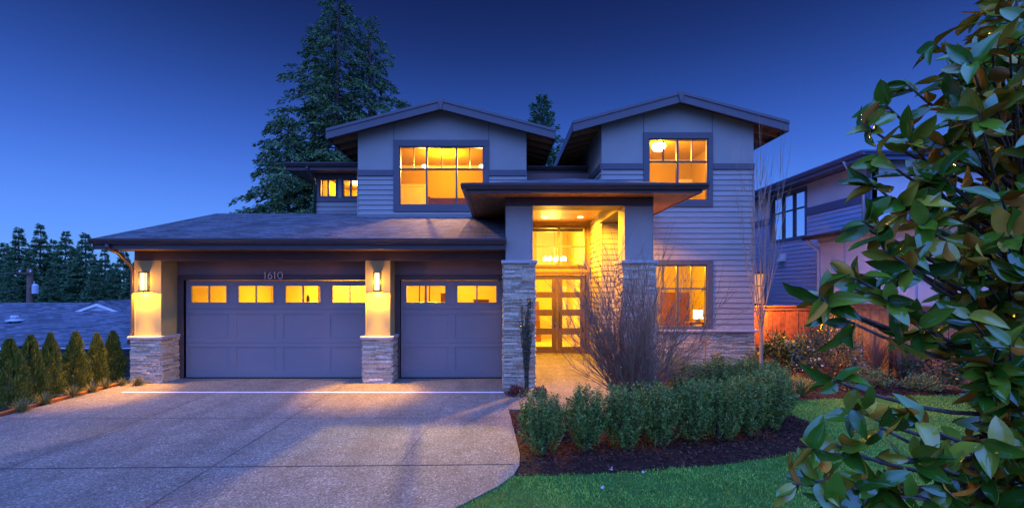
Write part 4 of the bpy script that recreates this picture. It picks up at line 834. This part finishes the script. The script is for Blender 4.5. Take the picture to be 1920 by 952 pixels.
for i, (px, y, k, wd, lab) in enumerate(YEW):
    if i < 3:
        t = empty('yew_shrub', at(px, y, -.01), lab, 'shrub', 'yew hedge beside the entry path'); V, Q, st = yew(70 + i); npmesh('foliage', V, Q, M['yew_leaf'], t); q = st.build('stem', M['bark'], t); q.location = (0, 0, 0); yp.append(t)
    else: t = copy_tree(yp[i % 3]); t.location = at(px, y, -.01); t['label'] = lab
    t.scale = (wd, wd, k * 1.13); t.rotation_euler[2] = i * 2.3

def twigs(mb, p, d, L_, r, lev, rng, spread, up=.25, nchild=(3, 5), wob=.12, seg=4):
    pts = [np.array(p)]; dd = np.array(d, float); dd /= np.linalg.norm(dd); q = np.array(p, float)
    for i in range(seg):
        dd = dd + rng.normal(0, wob, 3) + np.array([0, 0, up * .3]); dd /= np.linalg.norm(dd); q = q + dd * L_ / seg; pts.append(q.copy())
    mb.tube([tuple(x) for x in pts], [r * (1 - .75 * i / seg) for i in range(seg + 1)], 5 if lev > 1 else 4, False)
    if lev > 0:
        for k in range(rng.integers(*nchild)):
            i = rng.integers(1, seg + 1); base = pts[i]; nd = (pts[i] - pts[i-1]); nd /= np.linalg.norm(nd); nd = nd + rng.normal(0, spread, 3) + np.array([0, 0, up])
            twigs(mb, base, nd, L_ * rng.uniform(.4, .7), r * .5, lev - 1, rng, spread, up, nchild, wob, 3)
rng = np.random.default_rng(21); m = MB(); bx_, by_ = X(1186, 8.1), 8.1
for i in range(60):
    a = rng.uniform(0, 2*np.pi); tl_ = .66 * math.sqrt(rng.random()); d_ = (math.cos(a)*math.sin(tl_)*1.15, math.sin(a)*math.sin(tl_)*.8, math.cos(tl_))
    twigs(m, (rng.normal(0, .07), rng.normal(0, .06), 0), d_, rng.uniform(1.25, 2.05) * (1.05 - .35*tl_), rng.uniform(.012, .02), 2, rng, .27, .10, (6, 9), .11)
o = m.build('bare_shrub', M['twig']); o.location = (bx_, by_, 0); tag(o, 'large leafless many stemmed shrub fanning out before the right porch column', 'shrub')
rng = np.random.default_rng(5); m = MB()
yt = empty('young_tree', (7.2, 12.5, 0), 'slender leafless young tree at the right corner of the house', 'tree')
m.tube([(0, 0, -.05), (.01, 0, .9), (.0, .01, 1.55)], [.055, .045, .042], 8); q = m.build('trunk', M['pale_twig'], yt); q.location = (0, 0, 0)
m = MB()
for i in range(9):
    a = i * 2.4; twigs(m, (0, 0, .95 + .08*i), (math.cos(a)*.22, math.sin(a)*.22, 1), rng.uniform(2.2, 3.6), .02, 2, rng, .22, .5, (3, 6), .04, 6)
q = m.build('branches', M['pale_twig'], yt); q.location = (0, 0, 0)
rng = np.random.default_rng(9); m = MB(); m.tube([(0, 0, 0), (.01, 0, .5), (0, 0, .85)], [.025, .02, .018], 6)
for i in range(26):
    a = rng.uniform(0, 6.3); twigs(m, (0, 0, .72 + rng.random()*.13), (math.cos(a), math.sin(a)*.7, .55), rng.uniform(.35, .6), .007, 2, rng, .4, -.55, (2, 4), .14)
o = m.build('weeping_tree', M['pale_twig']); o.location = (X(1322, 12.2), 12.2, .05); tag(o, 'small leafless weeping tree before the stone wall under the window', 'tree')

def mound(seed, n, rx, rz, ln, wd, up=.5, low=.1):
    rng = np.random.default_rng(seed); v = norm(rng.normal(size=(n, 3))); v[:, 2] = np.abs(v[:, 2]); rad = rng.uniform(.55, 1.05, n) * (1 + .18*np.sin(v[:, 0]*7 + seed) + .14*np.sin(v[:, 1]*9 + v[:, 2]*6))
    P = v * rad[:, None] * np.array([rx, rx, rz]); P[:, 2] += low*rz; D = v + rng.normal(0, .55, (n, 3)) + np.array([0, 0, up]); return cards(P, D, rng.uniform(.6, 1.2, n) * ln, rng.uniform(.7, 1.2, n) * wd, rng)
def bush(name, px, y, z, args, mat, label, cat='shrub', flowers=0, group=None, stems=True):
    t = empty(name, at(px, y, z), label, cat, group); V, Q = mound(*args); npmesh('foliage', V, Q, mat, t)
    rg_ = np.random.default_rng(args[0]); rx, rz_ = args[2], args[3]
    if stems:
        m = MB()
        for i in range(14): a = rg_.uniform(0, 6.3); m.tube([(0, 0, 0), (math.cos(a)*rx*.4, math.sin(a)*rx*.4, rz_*.5), (math.cos(a)*rx*.75, math.sin(a)*rx*.75, rz_*.85)], [.012, .008, .004], 4)
        q = m.build('stem', M['bark'], t); q.location = (0, 0, 0)
    for i in range(flowers):
        v = rg_.normal(size=3); v /= np.linalg.norm(v); v[2] = abs(v[2]); v[1] = -abs(v[1]); p = v * np.array([rx, rx, rz_]) * 1.02; V, Q = cards(np.repeat(p[None], 7, 0), rg_.normal(size=(7, 3)), .035, .03, rg_); npmesh('flower', V, Q, M['petal'], t)
    return t
bush('camellia', 1556, 11.6, 0, (1, 4200, .72, 1.42, .07, .032), M['camellia_leaf'], 'large glossy shrub with small white blossoms before the cedar fence', 'shrub', 24)
bush('rhododendron', 1456, 13.4, .0, (2, 1500, .55, .8, .12, .045, .1), M['dark_leaf'], 'dark broad leaved shrub in front of the glowing cedar fence')
bush('rhododendron', 1500, 13.7, .0, (12, 1300, .5, .7, .12, .045, .1), M['dark_leaf'], 'dark broad leaved shrub half behind the white blossomed one')
bush('boxwood', 1412, 12.9, .0, (3, 1500, .26, .5, .035, .016), M['thuja_leaf'], 'small upright green shrub at the house corner by the young tree')
bush('boxwood', 1345, 12.8, .0, (4, 1200, .24, .48, .04, .016), M['thuja_leaf'], 'small green shrub against the stone wall right of the weeping tree')
bush('boxwood', 1255, 11.8, .0, (5, 1800, .5, .6, .05, .016), M['thuja_leaf'], 'twiggy olive shrub left of the weeping tree under the window')
bush('golden_heather', 1494, 10.6, .0, (6, 1600, .42, .2, .05, .014), M['gold_leaf'], 'bright golden heather mound behind the hedge end')
bush('variegated_shrub', 1466, 9.4, .0, (7, 700, .24, .3, .07, .03), M['lime_leaf'], 'lime green leafy plant at the back corner of the hedge')
bush('variegated_shrub', 1592, 10.4, .0, (8, 900, .32, .28, .05, .025), M['lime_leaf'], 'pale variegated mound on the mulch left of its twin')
bush('variegated_shrub', 1632, 10.6, .0, (9, 1300, .42, .4, .05, .025), M['lime_leaf'], 'larger pale variegated mound by the dry grasses')
bush('red_groundcover', 968, 9.75, .0, (10, 600, .2, .16, .06, .035), M['red_leaf'], 'dark red leafy plant at the corner of the left porch column', 'plant')
bush('red_groundcover', 1012, 9.6, .0, (11, 500, .17, .16, .06, .035), M['red_leaf'], 'dark red leafy plant right of the upright green plant', 'plant')
bush('blue_fescue', 1062, 7.3, .0, (14, 900, .2, .3, .09, .012), M['yew_leaf'], 'low grey green shrub behind the gap between the first two yews')
bush('laurel', 1790, 10.8, .0, (15, 2600, .9, 1.1, .11, .045, .1), M['dark_leaf'], 'dark laurel shrub in the border behind the magnolia')
bush('laurel', 1870, 9.9, .0, (16, 2600, .9, 1.2, .11, .045, .1), M['dark_leaf'], 'dark laurel shrub at the right edge behind the magnolia')
bush('variegated_shrub', 1730, 10.2, .0, (17, 900, .35, .3, .06, .028), M['lime_leaf'], 'low pale leafy mound between the dry grasses and laurels')
for i, (px, y, k, lab) in enumerate(((1640, 11.9, 1.0, 'tallest dry reddish ornamental grass behind the pale mounds'), (1690, 11.6, .85, 'dry reddish ornamental grass right of the tallest one'), (1665, 12.3, .95, 'dry ornamental grass at the back between the other two'))):
    V, Q = tuft('g', 0, 420, 1.15, .28, 80 + i, .012, .5); o = npmesh('ornamental_grass', V, Q, M['dry_leaf']); o.location = at(px, y, 0); o.scale = (k,)*3; tag(o, lab, 'grass', 'dry grasses in the border')
V, Q = tuft('g', 0, 120, .34, .4, 90, .016, .5); o = npmesh('lily_clump', V, Q, M['lime_leaf']); o.location = at(1502, 9.7, 0); tag(o, 'small clump of green strap leaves on the red mulch', 'plant')
# upright green plant in front of the left porch column
rng = np.random.default_rng(31); t = empty('upright_holly', at(988, 9.75, 0), 'narrow upright green plant in front of the left stone porch column', 'shrub'); st = MB(); Ps, Ds = [], []
for i in range(26):
    a = rng.uniform(0, 6.3); r1 = rng.uniform(.02, .17); top = rng.uniform(1.3, 2.1); f = rng.random(190) ** .8; b0 = np.array([rng.normal(0, .02), rng.normal(0, .02), 0.05]); b1 = np.array([math.cos(a)*r1, math.sin(a)*r1, top])
    Ps.append(b0 + (b1 - b0) * f[:, None] + rng.normal(0, .006, (190, 3))); ph = rng.uniform(0, 6.3, 190); Ds.append(np.stack([np.cos(ph), np.sin(ph), np.full(190, 1.1)], 1)); st.tube([tuple(b0), tuple(b1)], [.008, .003], 4)
V, Q = cards(np.concatenate(Ps), np.concatenate(Ds), .045, .018, rng); npmesh('foliage', V, Q, M['camellia_leaf'], t); q = st.build('stem', M['bark'], t); q.location = (0, 0, 0)
for px, py, lab in ((1131, 920, 'small white fallen petal alone on the front lawn'), (1147, 883, 'white fallen petal on the lawn edge next to the mulch'), (1208, 889, 'pinkish fallen petal on the lawn just below the mulch edge')):
    y = EYE * F / (py - HY); rg_ = np.random.default_rng(px); V, Q = cards(np.zeros((5, 3)), rg_.normal(size=(5, 3)) + np.array([0, 0, .3]), .035, .025, rg_); o = npmesh('fallen_petal', V, Q, M['petal']); o.location = (X(px, y), y, .03); tag(o, lab, 'petal', 'petals on the lawn')

# ------------------------------------------------------------------ magnolia close to the camera
rng = np.random.default_rng(4)
mag = empty('magnolia_tree', (2.32, 2.05, 0), 'magnolia with glossy green leaves and rust brown undersides close by at the right', 'tree'); ML = mag.location
ns_, nt_ = 9, 5; S = np.linspace(0, 1, ns_); T = np.linspace(-1, 1, nt_); wprof = np.sin(np.pi * S ** .85) ** .75; wprof[0] = .04; wprof[-1] = .0
def leaf(L_, W_, bend, cup, wav, ph):
    s = S[:, None]; t = T[None, :]; w = wprof[:, None] * W_ / 2
    x = s * L_ + 0*t; y = t * w; z = bend * L_ * (s ** 2) * -1 + cup * np.abs(t) ** 1.3 * w + wav * L_ * np.sin(s * 9 + ph) * np.abs(t) * wprof[:, None]
    return np.stack([x, y, z], -1).reshape(-1, 3)
gidx = np.array([[i*nt_+j, (i+1)*nt_+j, (i+1)*nt_+j+1, i*nt_+j+1] for i in range(ns_-1) for j in range(nt_-1)])
LV, LF, LM = [], [], []; cnt = 0
def add_leaf(p, d, nrm, L_):
    global cnt
    L_ *= .9; d = d / np.linalg.norm(d); sde = np.cross(nrm, d); sde /= max(np.linalg.norm(sde), 1e-6); up = np.cross(d, sde); B = np.stack([d, sde, up])
    g = leaf(L_, L_ * rng.uniform(.40, .54), rng.uniform(-.12, .6), rng.uniform(.1, .8), rng.uniform(.01, .05), rng.uniform(0, 6))
    v = g @ B + p; u = v - up * .0018
    LV.append(v); LF.append(gidx + cnt); LM.append(np.zeros(len(gidx), int)); cnt += len(v)
    LV.append(u); LF.append(gidx[:, ::-1] + cnt); LM.append(np.ones(len(gidx), int)); cnt += len(u)
wood = MB()
def rosette(p, d, k, L0):
    d = d / np.linalg.norm(d)
    for i in range(k):
        a = i * 2.399 + rng.uniform(-.3, .3); q = rng.normal(size=3); e1 = np.cross(d, q); e1 /= np.linalg.norm(e1); e2 = np.cross(d, e1)
        open_ = rng.uniform(.5, 1.6); dl_ = d * rng.uniform(.25, .95) + (e1*math.cos(a) + e2*math.sin(a)) * open_; dl_[2] -= .05
        add_leaf(p - d * rng.uniform(0, .06), dl_, d + rng.normal(0, .75, 3) + np.array([0, 0, .1]), L0 * rng.uniform(.7, 1.15))
def bough(p0, p1, r, k, L0, along=4, sag=.08):
    p0, p1 = np.array(p0), np.array(p1); mid = (p0 + p1) / 2 + np.array([0, 0, -sag * np.linalg.norm(p1 - p0)]) + rng.normal(0, .03, 3)
    ts = np.linspace(0, 1, 7); pts = [(1-t)**2*p0 + 2*t*(1-t)*mid + t*t*p1 for t in ts]
    wood.tube([tuple(q - np.array(ML)) for q in pts], [r * (1 - .7*t) for t in ts], 6)
    d = pts[-1] - pts[-2]; rosette(pts[-1], d, k, L0)
    for i in range(along):
        t = rng.uniform(.45, .95); q = (1-t)**2*p0 + 2*t*(1-t)*mid + t*t*p1; dd = d/np.linalg.norm(d)*.7 + rng.normal(0, .6, 3); add_leaf(q, dd, rng.normal(0, .8, 3) + np.array([0, -.2, .5]), L0 * rng.uniform(.7, 1.1))
trunk_pts = [(2.32, 2.05, 0), (2.30, 2.03, 1.0), (2.28, 2.0, 1.9), (2.26, 1.98, 2.7), (2.2, 1.95, 3.5), (2.1, 1.9, 4.1)]
tr = MB(); tr.tube([tuple(np.array(q) - np.array(ML)) for q in trunk_pts], [.06, .05, .042, .034, .022, .012], 8); q = tr.build('trunk', M['bark'], mag); q.location = (0, 0, 0)
def tpt(z):
    for a, b in zip(trunk_pts, trunk_pts[1:]):
        if a[2] <= z <= b[2]: f = (z - a[2]) / (b[2] - a[2]); return np.array(a) * (1-f) + np.array(b) * f
    return np.array(trunk_pts[-1])
def W3(px, py, y): return np.array([X(px, y), y, Z(py, y)])
TIPS = [(1905, -15, 2.0, 7), (1868, 62, 2.0, 7), (1915, 95, 1.9, 7), (1880, -5, 1.9, 6), (1618, 232, 1.75, 5), (1660, 196, 1.8, 6), (1700, 158, 1.9, 5), (1752, 84, 2.0, 5), (1836, 24, 2.1, 6), (1890, 30, 2.0, 6), (1770, 150, 1.9, 7), (1645, 292, 1.65, 6), (1632, 342, 1.6, 6), (1705, 262, 1.7, 7), (1740, 330, 1.7, 7), (1800, 230, 1.8, 7),
        (1618, 415, 1.5, 4), (1660, 470, 1.45, 4), (1600, 520, 1.5, 6), (1532, 555, 1.42, 6), (1588, 600, 1.45, 4), (1700, 500, 1.5, 6), (1730, 420, 1.55, 7),
        (1560, 712, 1.35, 5), (1600, 765, 1.35, 5), (1650, 800, 1.32, 4), (1522, 842, 1.3, 6), (1530, 900, 1.28, 5), (1735, 862, 1.35, 5), (1600, 915, 1.3, 4), (1690, 930, 1.3, 5), (1488, 905, 1.28, 4), (1555, 945, 1.25, 5), (1645, 905, 1.3, 6), (1705, 858, 1.35, 5), (1665, 940, 1.28, 6), (1780, 925, 1.35, 6), (1722, 790, 1.4, 6), (1570, 835, 1.3, 5), (1545, 565, 1.42, 5), (1660, 560, 1.5, 6), (1720, 610, 1.5, 6), (1640, 430, 1.5, 6), (1690, 380, 1.6, 7)]
for px, py, y, k in TIPS:
    z1 = Z(py, y); base = tpt(min(max(z1 - .25, .9), 3.9)); bough(base, W3(px, py, y), .013, k, .122 * y / 1.5 if y < 1.6 else .125, 3 if px < 1640 else 5)
for i in range(235):
    py = rng.uniform(30, 985); lo = np.interp(py, [0, 100, 250, 400, 560, 700, 850, 980], [1845, 1800, 1725, 1745, 1760, 1830, 1815, 1750]); px = rng.uniform(lo, 2060); y = rng.uniform(1.45, 2.35)
    z1 = Z(py, y); base = tpt(min(max(z1 - rng.uniform(.1, .4), .6), 4.0)); bough(base, W3(px, py, y), .009, rng.integers(4, 8), .12, 5)
V = np.concatenate(LV) - np.array(ML); npmesh('foliage', V, np.concatenate(LF), [M['mag_top'], M['mag_under']], mag, np.concatenate(LM), True)
q = wood.build('branches', M['bark'], mag, 0, True); q.location = (0, 0, 0)
